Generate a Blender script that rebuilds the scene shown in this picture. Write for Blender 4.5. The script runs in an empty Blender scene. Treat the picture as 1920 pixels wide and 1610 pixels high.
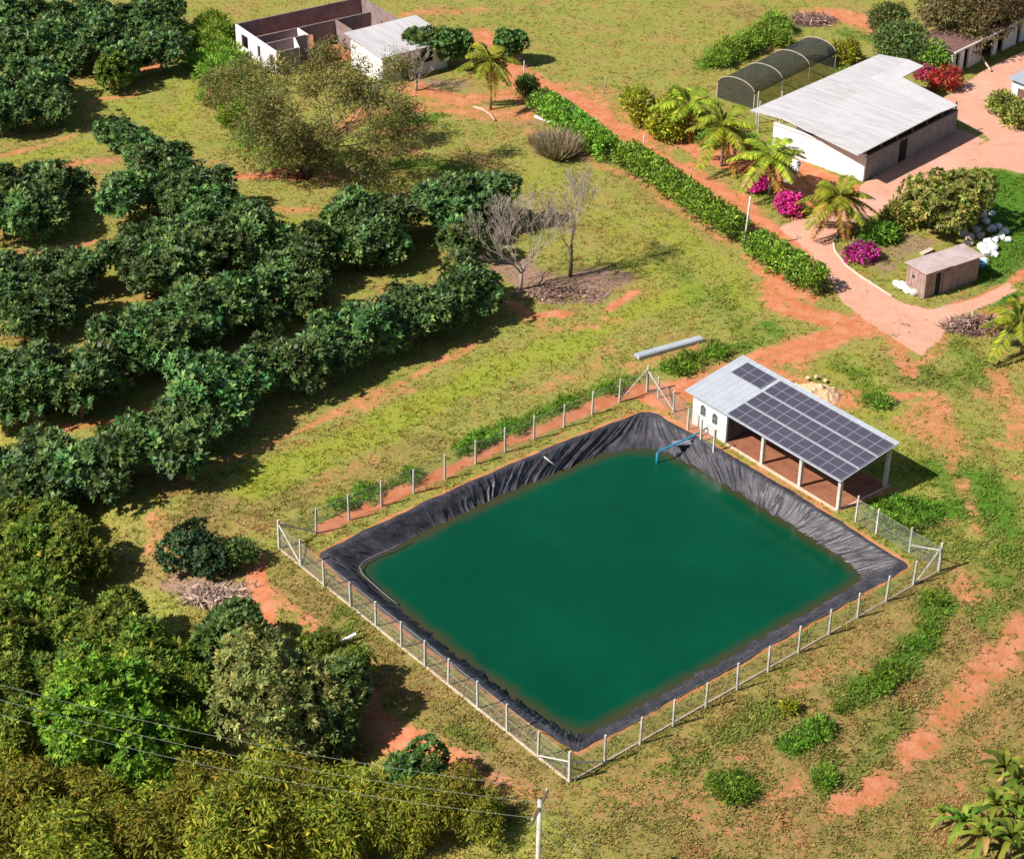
import bpy, math, random
import numpy as np
from mathutils import Vector
PI = math.pi
rng = np.random.default_rng(11)
random.seed(5)
sc = bpy.context.scene
COL = sc.collection

# ------------------------------------------------------------------ camera
F_PX, PITCH, ROLL, CAM_H = 3900.0, math.radians(31.5), math.radians(1.0), 70.0
CAMP = np.array([0.0, -CAM_H / math.tan(PITCH), CAM_H])
FW = np.array([0, math.cos(PITCH), -math.sin(PITCH)])
R0 = np.array([1.0, 0, 0]); U0 = np.cross(R0, FW)
RR = R0 * math.cos(ROLL) + U0 * math.sin(ROLL)
UU = -R0 * math.sin(ROLL) + U0 * math.cos(ROLL)


def sstep(a, b, x):
    t = np.clip((x - a) / (b - a), 0, 1)
    return t * t * (3 - 2 * t)


_perm = np.random.default_rng(3).random((256, 256))


def vnoise(x, y):
    x = np.asarray(x, float); y = np.asarray(y, float)
    xi = np.floor(x).astype(int); yi = np.floor(y).astype(int)
    fx = x - xi; fy = y - yi
    fx = fx * fx * (3 - 2 * fx); fy = fy * fy * (3 - 2 * fy)
    g = lambda a, b: _perm[a % 256, b % 256]
    return (g(xi, yi) * (1 - fx) + g(xi + 1, yi) * fx) * (1 - fy) + (g(xi, yi + 1) * (1 - fx) + g(xi + 1, yi + 1) * fx) * fy


def fbm(x, y, o=4):
    s = 0; a = .5; t = 0
    for k in range(o):
        s = s + a * vnoise(x * 2 ** k + 17 * k, y * 2 ** k + 31 * k); t += a; a *= .55
    return s / t


ANG = math.radians(40.5)
DU = np.array([math.cos(ANG), math.sin(ANG)])      # along the long banks of the pond
DV = np.array([-math.sin(ANG), math.cos(ANG)])


def ground_z(x, y):
    x = np.asarray(x, float); y = np.asarray(y, float)
    # the embankment falls away beyond the fence on the two near sides
    s1 = -((x + 5.0) * DU[0] + (y + 24.0) * DU[1])       # beyond the left-hand near bank
    s2 = -((x - 14.0) * DV[0] + (y + 24.4) * DV[1])      # beyond the right-hand near bank
    z = -2.2 * sstep(2.0, 13.0, s1) - 1.6 * sstep(2.0, 15.0, s2)
    return z + .10 * (fbm(x * .35, y * .35, 3) - .5)


def at(px, py, z=None):
    """The point of the place seen at this pixel of the photograph (z given, or on the ground)."""
    d = FW * F_PX + RR * (px - 960) - UU * (py - 805)
    if z is not None:
        t = (z - CAMP[2]) / d[2]
        return CAMP + d * t
    zz = 0.0
    for k in range(6):
        t = (zz - CAMP[2]) / d[2]; p = CAMP + d * t
        zz = float(ground_z(p[0], p[1]))
    return np.array([p[0], p[1], zz])


def at_h(px, py, h):
    """Same, for something h above the ground."""
    z = h
    d = FW * F_PX + RR * (px - 960) - UU * (py - 805)
    for k in range(6):
        t = (z - CAMP[2]) / d[2]; p = CAMP + d * t
        z = float(ground_z(p[0], p[1])) + h
    return np.array([p[0], p[1], z - h])


cam = bpy.data.cameras.new('camera'); cam.sensor_width = 36; cam.lens = 36 * F_PX / 1920
cam.clip_end = 6000; cam.clip_start = 1
co = bpy.data.objects.new('camera', cam); COL.objects.link(co); sc.camera = co
from mathutils import Matrix
m = Matrix.Identity(4)
for i in range(3):
    m[i][0] = RR[i]; m[i][1] = UU[i]; m[i][2] = -FW[i]; m[i][3] = CAMP[i]
co.matrix_world = m

# ------------------------------------------------------------------ light
SUN_EL, SUN_AZ = math.radians(44), math.radians(25)
sd = Vector((-math.cos(SUN_AZ) * math.cos(SUN_EL), -math.sin(SUN_AZ) * math.cos(SUN_EL), math.sin(SUN_EL)))
L = bpy.data.lights.new('sun', 'SUN'); L.energy = 5.0; L.angle = math.radians(.5); L.color = (1, .95, .87)
lo = bpy.data.objects.new('sun', L); COL.objects.link(lo); lo.rotation_euler = (-sd).to_track_quat('-Z', 'Y').to_euler()
lo.location = (-60, -40, 80)
w = bpy.data.worlds.new('World'); sc.world = w; w.use_nodes = True
nt = w.node_tree; bg = nt.nodes['Background']
sky = nt.nodes.new('ShaderNodeTexSky'); sky.sky_type = 'NISHITA'; sky.sun_disc = False
sky.sun_elevation = SUN_EL; sky.sun_rotation = math.atan2(sd.x, sd.y) % (2 * PI)
nt.links.new(sky.outputs[0], bg.inputs[0]); bg.inputs[1].default_value = .062
sc.view_settings.view_transform = 'Standard'; sc.view_settings.look = 'None'
sc.view_settings.exposure = .55; sc.view_settings.gamma = 1
sc.cycles.max_bounces = 5; sc.cycles.diffuse_bounces = 2; sc.cycles.glossy_bounces = 2
sc.cycles.transmission_bounces = 3; sc.cycles.transparent_max_bounces = 8


# ------------------------------------------------------------------ materials
class NT:
    def __init__(s, name):
        s.m = bpy.data.materials.new(name); s.m.use_nodes = True; s.t = s.m.node_tree
        s.b = s.t.nodes['Principled BSDF']; s.o = s.t.nodes['Material Output']

    def n(s, typ, **kw):
        x = s.t.nodes.new(typ)
        for k, v in kw.items():
            setattr(x, k, v)
        return x

    def l(s, a, b): s.t.links.new(a, b)

    def sock(s, v, inp):
        if hasattr(v, 'links'): s.l(v, inp)
        elif isinstance(v, (tuple, list)): inp.default_value = (*v, 1) if len(v) == 3 else v
        else: inp.default_value = v

    def mix(s, f, a, b, blend='MIX'):
        x = s.n('ShaderNodeMix', data_type='RGBA', blend_type=blend)
        s.sock(f, x.inputs[0]); s.sock(a, x.inputs[6]); s.sock(b, x.inputs[7]); return x.outputs[2]

    def math(s, op, a, b=0.0, c=0.0, clamp=False):
        x = s.n('ShaderNodeMath', operation=op, use_clamp=clamp)
        s.sock(a, x.inputs[0]); s.sock(b, x.inputs[1]); s.sock(c, x.inputs[2]); return x.outputs[0]

    def ramp(s, v, a, b):
        x = s.n('ShaderNodeMapRange', interpolation_type='SMOOTHSTEP')
        s.sock(v, x.inputs[0]); x.inputs[1].default_value = a; x.inputs[2].default_value = b; return x.outputs[0]

    def noise(s, scale, detail=4, rough=.6, vec=None):
        x = s.n('ShaderNodeTexNoise'); x.inputs['Scale'].default_value = scale
        x.inputs['Detail'].default_value = detail; x.inputs['Roughness'].default_value = rough
        if vec is None: vec = s.n('ShaderNodeTexCoord').outputs['Object']
        s.l(vec, x.inputs['Vector']); return x.outputs[0]

    def attr(s, name, out='Color'):
        x = s.n('ShaderNodeAttribute'); x.attribute_name = name; return x.outputs[out]

    def bump(s, h, strength, dist):
        x = s.n('ShaderNodeBump'); x.inputs['Strength'].default_value = strength; x.inputs['Distance'].default_value = dist
        s.l(h, x.inputs['Height']); s.l(x.outputs[0], s.b.inputs['Normal'])


def surf(name, col, col2=None, rough=.8, scale=2.0, metal=0, bump=.3, bscale=None, spec=.4, stain=None):
    """A weathered surface: two tones in blotches, finer speckle, a little relief."""
    t = NT(name); col2 = col2 or tuple(c * .7 for c in col)
    n1 = t.noise(scale, 5, .65); n2 = t.noise(scale * 9, 3, .6)
    c = t.mix(t.ramp(n1, .35, .7), col, col2)
    c = t.mix(t.math('MULTIPLY', t.ramp(n2, .5, .8), .35), c, tuple(x * .6 for x in col2))
    if stain:
        c = t.mix(t.math('MULTIPLY', t.ramp(t.noise(scale * .35, 6, .7), .52, .72), .6), c, stain)
    t.l(c, t.b.inputs['Base Color']); t.b.inputs['Roughness'].default_value = rough
    t.b.inputs['Metallic'].default_value = metal; t.b.inputs['Specular IOR Level'].default_value = spec
    if bump: t.bump(t.noise(bscale or scale * 6, 4, .6), bump, .03)
    return t.m


def leafmat(name, rough=.5, transl=.22, var=.25, spec=.35):
    """Foliage: colour carried leaf by leaf, a shade that differs from plant to plant, light passing through."""
    t = NT(name)
    c = t.attr('Col')
    oi = t.n('ShaderNodeObjectInfo')
    hsv = t.n('ShaderNodeHueSaturation')
    t.l(t.math('MULTIPLY_ADD', oi.outputs['Random'], .045, .462), hsv.inputs['Hue'])
    t.l(t.math('MULTIPLY_ADD', oi.outputs['Random'], var, 1.08 - var / 2), hsv.inputs['Value'])
    t.l(c, hsv.inputs['Color'])
    t.l(hsv.outputs[0], t.b.inputs['Base Color']); t.b.inputs['Roughness'].default_value = rough
    t.b.inputs['Specular IOR Level'].default_value = spec
    tr = t.n('ShaderNodeBsdfTranslucent'); t.l(t.mix(1.0, hsv.outputs[0], (1.0, 1.0, .55), 'MULTIPLY'), tr.inputs[0])
    ms = t.n('ShaderNodeMixShader'); ms.inputs[0].default_value = transl
    t.l(t.b.outputs[0], ms.inputs[1]); t.l(tr.outputs[0], ms.inputs[2]); t.l(ms.outputs[0], t.o.inputs[0])
    return t.m


M = {}
M['leaf'] = leafmat('glossy foliage', .5, .2, .5, .3)
M['leaf_soft'] = leafmat('soft foliage', .7, .25, .4, .2)
M['blade'] = leafmat('grass blades', .8, .25, .0, .1)
M['flower'] = leafmat('petals', .7, .3, .1, .1)
M['bark'] = surf('bark', (.16, .11, .075), (.09, .06, .04), .9, 3, bump=.6)
M['barkgrey'] = surf('pale bark', (.40, .325, .275), (.29, .225, .185), .9, 3, bump=.4)
M['palmbark'] = surf('palm bark', (.30, .22, .15), (.18, .12, .08), .9, 5, bump=.5)
M['conc'] = surf('weathered concrete', (.56, .53, .47), (.42, .39, .33), .85, 3, stain=(.25, .22, .18))
M['curb'] = surf('dusty kerb', (.62, .5, .38), (.48, .36, .25), .9, 3)
M['white'] = surf('white paint', (.82, .80, .78), (.74, .71, .68), .6, 1.2, bump=.1, stain=(.6, .52, .45))
M['whitewall'] = surf('dirty white render', (.80, .76, .74), (.66, .60, .57), .8, 1.0, bump=.25, stain=(.5, .36, .28))
M['block'] = surf('grey block wall', (.27, .25, .25), (.19, .175, .175), .9, 1.5, bump=.5, stain=(.2, .14, .11))
M['roofgrey'] = surf('zinc sheet', (.40, .425, .47), (.34, .365, .41), .5, .8, .0, .05, stain=(.36, .35, .35))
M['fibre'] = None
M['darkhole'] = surf('dark interior', (.018, .016, .016), (.012, .011, .011), .9, 2, bump=0)  # near-black colour standing for the shade inside openings
M['pink wood'] = surf('faded wood', (.40, .27, .24), (.26, .165, .14), .9, 2.5, bump=.4)
M['pinkroof'] = surf('faded sheet roof', (.50, .39, .37), (.40, .30, .28), .8, 1.2, stain=(.30, .22, .19))
M['tile'] = surf('old brown tiles', (.20, .105, .085), (.12, .065, .055), .9, 2, bump=.6, stain=(.32, .25, .22))
M['plaster'] = surf('bare plaster', (.26, .20, .195), (.17, .12, .12), .9, 1.3, bump=.3, stain=(.3, .16, .11))
M['redsoil'] = surf('red earth', (.46, .17, .085), (.34, .11, .055), .95, 1.5, bump=.6)
M['pane'] = surf('dusty pane', (.13, .14, .15), (.08, .085, .09), .35, 4, bump=0)
M['sand'] = surf('tan sand', (.70, .46, .28), (.58, .35, .20), .95, 2.0, bump=.7)
M['shadeblock'] = surf('shade-darkened wall', (.10, .09, .09), (.065, .06, .06), .95, 2, bump=.3)  # room wall facing the bay: shade under the roof painted into its colour
M['floorsoil'] = surf('shade-darkened earth', (.30, .115, .06), (.22, .075, .04), .95, 1.2, bump=.5, stain=(.36, .18, .11))  # bay floor earth, its colour darkened for the shade under the roof
M['palesheet'] = surf('paler roof sheet', (.58, .56, .56), (.52, .50, .50), .75, .7, bump=.1, stain=(.44, .41, .4))  # paler than the main roof sheets
M['whiterock'] = surf('white stone', (.82, .80, .78), (.64, .60, .56), .85, 3, bump=.5)
M['pinkrock'] = surf('pinkish stone', (.66, .50, .44), (.5, .36, .30), .85, 3, bump=.5)
M['limerock'] = surf('yellow limestone', (.74, .55, .36), (.60, .38, .22), .9, 2.5, bump=.7)
M['panelframe'] = surf('aluminium', (.52, .53, .58), (.45, .46, .5), .35, 3, .6, 0)
M['wire'] = surf('galvanised wire', (.36, .37, .33), (.30, .31, .27), .5, 5, .3, 0)
M['bluepipe'] = surf('blue pvc', (.03, .27, .46), (.02, .2, .36), .35, 4, 0, 0, spec=.5)
M['hose'] = surf('pale hose', (.20, .17, .20), (.15, .13, .15), .6, 4, 0, 0)
M['cable'] = surf('cable', (.16, .18, .13), (.12, .14, .10), .6, 4, 0, 0)
M['log'] = surf('peeled log', (.55, .38, .28), (.40, .26, .18), .9, 3, bump=.4)
M['winframe'] = surf('grey frame', (.26, .26, .27), (.2, .2, .2), .6, 4, 0, 0)
M['beam'] = surf('dark steel', (.10, .095, .10), (.07, .065, .07), .6, 3, .3, 0)


def streaked(name, col, col2, dark):
    t = NT(name); mp = t.n('ShaderNodeMapping'); mp.inputs['Scale'].default_value = (2.4, .22, 1); t.l(t.n('ShaderNodeTexCoord').outputs['Object'], mp.inputs[0])
    n1 = t.noise(1.2, 5, .65, mp.outputs[0]); n2 = t.noise(.5, 5, .65); n3 = t.noise(9, 3, .6)
    c = t.mix(t.ramp(n1, .38, .66), col, col2); c = t.mix(t.math('MULTIPLY', t.ramp(n2, .5, .75), .45), c, dark)
    c = t.mix(t.math('MULTIPLY', t.ramp(n3, .55, .8), .25), c, dark)
    t.l(c, t.b.inputs['Base Color']); t.b.inputs['Roughness'].default_value = .8; t.bump(n1, .25, .03)
    return t.m


M['fibre'] = streaked('pale fibre cement', (.52, .495, .50), (.43, .40, .405), (.34, .305, .30))


def panel_mat():
    t = NT('photovoltaic cells')
    tc = t.n('ShaderNodeTexCoord').outputs['Object']
    n1 = t.noise(.6, 3, .5, tc)
    c = t.mix(n1, (.055, .050, .072), (.085, .076, .105))
    c = t.mix(t.math('MULTIPLY', t.ramp(t.noise(5, 4, .7, tc), .5, .8), .3), c, (.12, .10, .10))
    t.l(c, t.b.inputs['Base Color']); t.b.inputs['Roughness'].default_value = .22
    return t.m


M['pv'] = panel_mat()


def net_mat():
    t = NT('shade netting')
    t.b.inputs['Base Color'].default_value = (.028, .034, .034, 1); t.b.inputs['Roughness'].default_value = .8
    tr = t.n('ShaderNodeBsdfTransparent'); ms = t.n('ShaderNodeMixShader')
    f = t.math('MULTIPLY_ADD', t.noise(.6, 3), .20, .56)
    t.l(f, ms.inputs[0]); t.l(tr.outputs[0], ms.inputs[1]); t.l(t.b.outputs[0], ms.inputs[2]); t.l(ms.outputs[0], t.o.inputs[0])
    return t.m


M['net'] = net_mat()


def liner_mat():
    t = NT('black plastic liner')
    n1 = t.noise(.9, 5, .6); n2 = t.noise(6, 4, .6)
    c = t.mix(t.ramp(n1, .4, .7), (.030, .029, .036), (.066, .060, .072))
    c = t.mix(t.math('MULTIPLY', t.ramp(n2, .52, .75), .45), c, (.17, .14, .15))
    # silt settled under the water line
    sx = t.n('ShaderNodeSeparateXYZ'); t.l(t.n('ShaderNodeTexCoord').outputs['Object'], sx.inputs[0])
    c = t.mix(t.math('MULTIPLY', t.ramp(t.math('MULTIPLY', sx.outputs[2], -1.0), .93, 1.06), .9), c, (.20, .155, .07))
    t.l(c, t.b.inputs['Base Color'])
    t.l(t.math('MULTIPLY_ADD', n2, .25, .36), t.b.inputs['Roughness'])
    t.b.inputs['Specular IOR Level'].default_value = .5
    t.bump(t.noise(7, 5, .65), .5, .05)
    return t.m


M['liner'] = liner_mat()


def water_mat():
    """Murky green water: silty and olive over the shallow banks, green where it is deep."""
    t = NT('murky green water')
    n1 = t.noise(.10, 4, .6); n2 = t.noise(1.1, 5, .65); n3 = t.noise(.35, 5, .6)
    d = t.attr('depth', 'Fac')
    dd = t.math('ADD', d, t.math('MULTIPLY', t.math('SUBTRACT', n2, .5), .55))
    dd = t.math('ADD', dd, t.math('MULTIPLY', t.math('SUBTRACT', n3, .5), .5))
    deep = t.mix(t.ramp(n1, .35, .7), (.0003, .049, .021), (.0008, .064, .029))
    deep = t.mix(t.math('MULTIPLY', t.ramp(n3, .55, .75), .5), deep, (.0008, .040, .016))
    c = t.mix(t.ramp(dd, .05, .85), (.046, .042, .017), deep)
    t.l(c, t.b.inputs['Base Color'])
    t.b.inputs['Roughness'].default_value = .10; t.b.inputs['IOR'].default_value = 1.33
    t.b.inputs['Specular IOR Level'].default_value = .5
    t.bump(t.math('ADD', t.noise(4, 4, .6), t.math('MULTIPLY', t.noise(.8, 3, .5), 1.5)), .16, .05)
    tr = t.n('ShaderNodeBsdfTransparent'); tr.inputs[0].default_value = (.55, .55, .40, 1)
    ms = t.n('ShaderNodeMixShader'); t.l(t.ramp(dd, -1.1, .05), ms.inputs[0]); t.l(tr.outputs[0], ms.inputs[1]); t.l(t.b.outputs[0], ms.inputs[2])
    t.l(ms.outputs[0], t.o.inputs[0])
    return t.m


M['water'] = water_mat()


def ground_mat():
    t = NT('grass and red earth')
    tc = t.n('ShaderNodeTexCoord').outputs['Object']
    s1 = t.n('ShaderNodeSeparateColor'); t.l(t.attr('M1'), s1.inputs[0])
    s2 = t.n('ShaderNodeSeparateColor'); t.l(t.attr('M2'), s2.inputs[0])
    nbig = t.noise(.16, 5, .6, tc); nmid = t.noise(.9, 5, .65, tc); nfin = t.noise(4.5, 5, .7, tc); nvf = t.noise(16, 3, .6, tc)
    br = t.math('ADD', t.math('MULTIPLY', t.math('SUBTRACT', nmid, .5), 1.3), t.math('MULTIPLY', t.math('SUBTRACT', nfin, .5), 1.5))
    thr = lambda m, g=1.0: t.ramp(t.math('ADD', m, t.math('MULTIPLY', br, g)), .26, .78)
    # grass: straw, olive and green in tufts
    c = t.mix(t.ramp(nfin, .38, .62), (.180, .200, .034), (.340, .290, .088))
    c = t.mix(t.math('MULTIPLY', t.ramp(nmid, .42, .66), .55), c, (.255, .265, .040))
    c = t.mix(t.math('MULTIPLY', t.ramp(nbig, .5, .66), .6), c, (.350, .215, .085))
    c = t.mix(t.math('MULTIPLY', t.ramp(t.noise(.28, 5, .65, tc), .50, .68), .5), c, (.135, .205, .024))
    c = t.mix(t.math('MULTIPLY', t.ramp(t.noise(.45, 6, .7, tc), .50, .72), .62), c, (.42, .190, .080))
    c = t.mix(t.math('MULTIPLY', t.ramp(nvf, .56, .80), .45), c, (.085, .090, .016))
    dry = t.mix(t.ramp(nfin, .36, .62), (.190, .165, .042), (.36, .205, .090))
    dry = t.mix(t.math('MULTIPLY', t.ramp(nmid, .45, .66), .65), dry, (.110, .150, .022))
    c = t.mix(thr(s2.outputs[2], .8), c, dry)
    lime = t.mix(t.ramp(nfin, .38, .62), (.215, .275, .018), (.31, .30, .048))
    c = t.mix(t.math('MULTIPLY', thr(s2.outputs[0], .9), .85), c, lime)
    lush = t.mix(t.ramp(nfin, .38, .62), (.040, .120, .010), (.10, .20, .020))
    c = t.mix(thr(s1.outputs[2], .9), c, lush)
    mul = t.mix(t.ramp(nfin, .38, .62), (.36, .225, .165), (.22, .125, .088))
    c = t.mix(thr(s2.outputs[1], .9), c, mul)
    dirt = t.mix(t.ramp(nmid, .36, .66), (.50, .155, .066), (.56, .235, .125))
    dirt = t.mix(t.math('MULTIPLY', t.ramp(nfin, .52, .75), .5), dirt, (.35, .115, .055))
    c = t.mix(thr(s1.outputs[0], .9), c, dirt)
    con = t.mix(t.ramp(nmid, .36, .68), (.60, .325, .235), (.55, .285, .195))
    con = t.mix(t.math('MULTIPLY', t.ramp(nbig, .52, .68), .5), con, (.66, .40, .31))
    con = t.mix(t.math('MULTIPLY', t.ramp(nfin, .58, .8), .35), con, (.44, .19, .115))
    c = t.mix(t.ramp(t.math('ADD', s1.outputs[1], t.math('MULTIPLY', br, .4)), .32, .68), c, con)
    t.l(c, t.b.inputs['Base Color']); t.b.inputs['Roughness'].default_value = .95
    t.b.inputs['Specular IOR Level'].default_value = .1
    h = t.math('ADD', nfin, t.math('MULTIPLY', nvf, .5))
    t.bump(h, .5, .12)
    return t.m


M['ground'] = ground_mat()


# ------------------------------------------------------------------ object helpers
def link(name, me, mat=None, parent=None):
    o = bpy.data.objects.new(name, me); COL.objects.link(o)
    if mat is not None and me is not None and not me.materials: me.materials.append(M[mat] if isinstance(mat, str) else mat)
    if parent is not None: o.parent = parent
    return o


def tag(o, label, cat, group=None, kind=None):
    if label: o['label'] = label
    if cat: o['category'] = cat
    if group: o['group'] = group
    if kind: o['kind'] = kind
    return o


def thing(name, label, cat, loc=(0, 0, 0), rz=0.0, group=None):
    o = bpy.data.objects.new(name, None); COL.objects.link(o); o.location = tuple(loc); o.rotation_euler = (0, 0, rz)
    o.empty_display_size = .3
    return tag(o, label, cat, group)


def np_mesh(name, V, Fq, col=None, smooth=False, attrs=None):
    V = np.asarray(V, np.float32); Fq = np.asarray(Fq, np.int32); k = Fq.shape[1]
    me = bpy.data.meshes.new(name)
    me.vertices.add(len(V)); me.vertices.foreach_set('co', V.ravel())
    me.loops.add(Fq.size); me.loops.foreach_set('vertex_index', Fq.ravel())
    me.polygons.add(len(Fq)); me.polygons.foreach_set('loop_start', np.arange(len(Fq), dtype=np.int32) * k)
    me.polygons.foreach_set('loop_total', np.full(len(Fq), k, np.int32))
    if smooth: me.polygons.foreach_set('use_smooth', np.ones(len(Fq), bool))
    me.update(calc_edges=True)
    if col is not None:
        a = me.color_attributes.new('Col', 'FLOAT_COLOR', 'POINT')
        a.data.foreach_set('color', np.concatenate([col, np.ones((len(col), 1))], 1).astype(np.float32).ravel())
    for n, v in (attrs or {}).items():
        if v.ndim == 1:
            a = me.attributes.new(n, 'FLOAT', 'POINT'); a.data.foreach_set('value', v.astype(np.float32))
        else:
            a = me.color_attributes.new(n, 'FLOAT_COLOR', 'POINT')
            a.data.foreach_set('color', np.concatenate([v, np.ones((len(v), 1))], 1).astype(np.float32).ravel())
    return me


class MB:
    def __init__(s): s.v = []; s.f = []

    def add(s, pts, faces):
        b = len(s.v); s.v += [tuple(map(float, p)) for p in pts]; s.f += [tuple(b + i for i in f) for f in faces]; return s

    def hexa(s, b, t):
        """Solid between two quads, bottom and top, both counter-clockwise seen from above."""
        return s.add(list(b) + list(t), [(3, 2, 1, 0), (4, 5, 6, 7), (0, 1, 5, 4), (1, 2, 6, 5), (2, 3, 7, 6), (3, 0, 4, 7)])

    def box(s, fr, u0, u1, v0, v1, z0, z1, dz=None):
        """Box in a frame; dz(u, v) tilts it."""
        d = dz or (lambda u, v: 0)
        q = [(u0, v0), (u1, v0), (u1, v1), (u0, v1)]
        return s.hexa([fr(u, v, z0 + d(u, v)) for u, v in q], [fr(u, v, z1 + d(u, v)) for u, v in q])

    def slab(s, poly, th):
        """A sheet with thickness below the polygon."""
        n = len(poly); lo = [(p[0], p[1], p[2] - th) for p in poly]
        return s.add(list(poly) + lo, [tuple(range(n)), tuple(range(2 * n - 1, n - 1, -1))] + [(i, n + i, n + (i + 1) % n, (i + 1) % n) for i in range(n)])

    def tube(s, pts, rad, n=6, cap=True):
        pts = [np.asarray(p, float) for p in pts]; rings = []
        rad = rad if hasattr(rad, '__len__') else [rad] * len(pts)
        for i, p in enumerate(pts):
            d = pts[min(i + 1, len(pts) - 1)] - pts[max(i - 1, 0)]; d = d / (np.linalg.norm(d) + 1e-9)
            a = np.cross(d, (0, 0, 1.0) if abs(d[2]) < .9 else (1.0, 0, 0)); a /= np.linalg.norm(a); b = np.cross(d, a)
            rings.append([p + (a * math.cos(2 * PI * k / n) + b * math.sin(2 * PI * k / n)) * rad[i] for k in range(n)])
        base = len(s.v)
        for r in rings: s.v += [tuple(map(float, q)) for q in r]
        for i in range(len(pts) - 1):
            for k in range(n):
                k2 = (k + 1) % n
                s.f.append((base + i * n + k, base + i * n + k2, base + (i + 1) * n + k2, base + (i + 1) * n + k))
        if cap:
            s.f.append(tuple(base + k for k in range(n))[::-1]); s.f.append(tuple(base + (len(pts) - 1) * n + k for k in range(n)))
        return s

    def build(s, name, mat, parent=None, smooth=False):
        me = bpy.data.meshes.new(name); me.from_pydata(s.v, [], s.f); me.update()
        if smooth: me.polygons.foreach_set('use_smooth', [True] * len(me.polygons))
        return link(name, me, mat, parent)


def frame(o, ang):
    c, s_ = math.cos(ang), math.sin(ang)
    return lambda u, v, z=0.0: (o[0] + u * c - v * s_, o[1] + u * s_ + v * c, z)


# ------------------------------------------------------------------ pond polygon
RIM_PX = [(608, 1042), (1215, 775), (1690, 1060), (1080, 1400)]
RIM = np.array([at(*q, 0)[:2] for q in RIM_PX])     # left, far, right, near: clockwise


BOW = (.50, .28, .18, .45)


def bow(P, deep=0.):
    """The banks are not ruled lines: each bulges a little outwards."""
    P = np.array(P, float); out = P.copy(); c = RIM.mean(0)
    for k in range(4):
        a, b = RIM[k], RIM[(k + 1) % 4]; e = b - a; ln = np.linalg.norm(e); e = e / ln; n_ = np.array([e[1], -e[0]])
        if (c - a) @ n_ > 0: n_ = -n_
        d = np.abs((P - a) @ n_); t = np.clip(((P - a) @ e) / ln, 0, 1)
        out += (np.exp(-(d / 4) ** 2) * (BOW[k] + (.32 * deep if k == 0 else 0)) * np.sin(PI * t) ** .8)[:, None] * n_
    return out


def poly_sd(P, x, y):
    """Signed distance to a polygon, positive inside."""
    x = np.asarray(x, float); y = np.asarray(y, float); d = np.full(x.shape, 1e9); ins = np.zeros(x.shape, bool)
    n = len(P)
    for i in range(n):
        ax, ay = P[i]; bx, by = P[(i + 1) % n]
        ex, ey = bx - ax, by - ay; wx, wy = x - ax, y - ay
        t = np.clip((wx * ex + wy * ey) / (ex * ex + ey * ey + 1e-12), 0, 1)
        d = np.minimum(d, np.hypot(wx - ex * t, wy - ey * t))
        c = ((ay > y) != (by > y)) & (x < (bx - ax) * (y - ay) / (by - ay + 1e-12) + ax)
        ins ^= c
    return np.where(ins, d, -d)


RIMB = bow(np.concatenate([RIM[k] + (RIM[(k + 1) % 4] - RIM[k]) * np.linspace(0, 1, 10, endpoint=False)[:, None] for k in range(4)]))


def line_d(P, x, y):
    d = np.full(np.shape(x), 1e9)
    for (ax, ay), (bx, by) in zip(P[:-1], P[1:]):
        ex, ey = bx - ax, by - ay; wx, wy = x - ax, y - ay
        t = np.clip((wx * ex + wy * ey) / (ex * ex + ey * ey + 1e-12), 0, 1)
        d = np.minimum(d, np.hypot(wx - ex * t, wy - ey * t))
    return d


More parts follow.
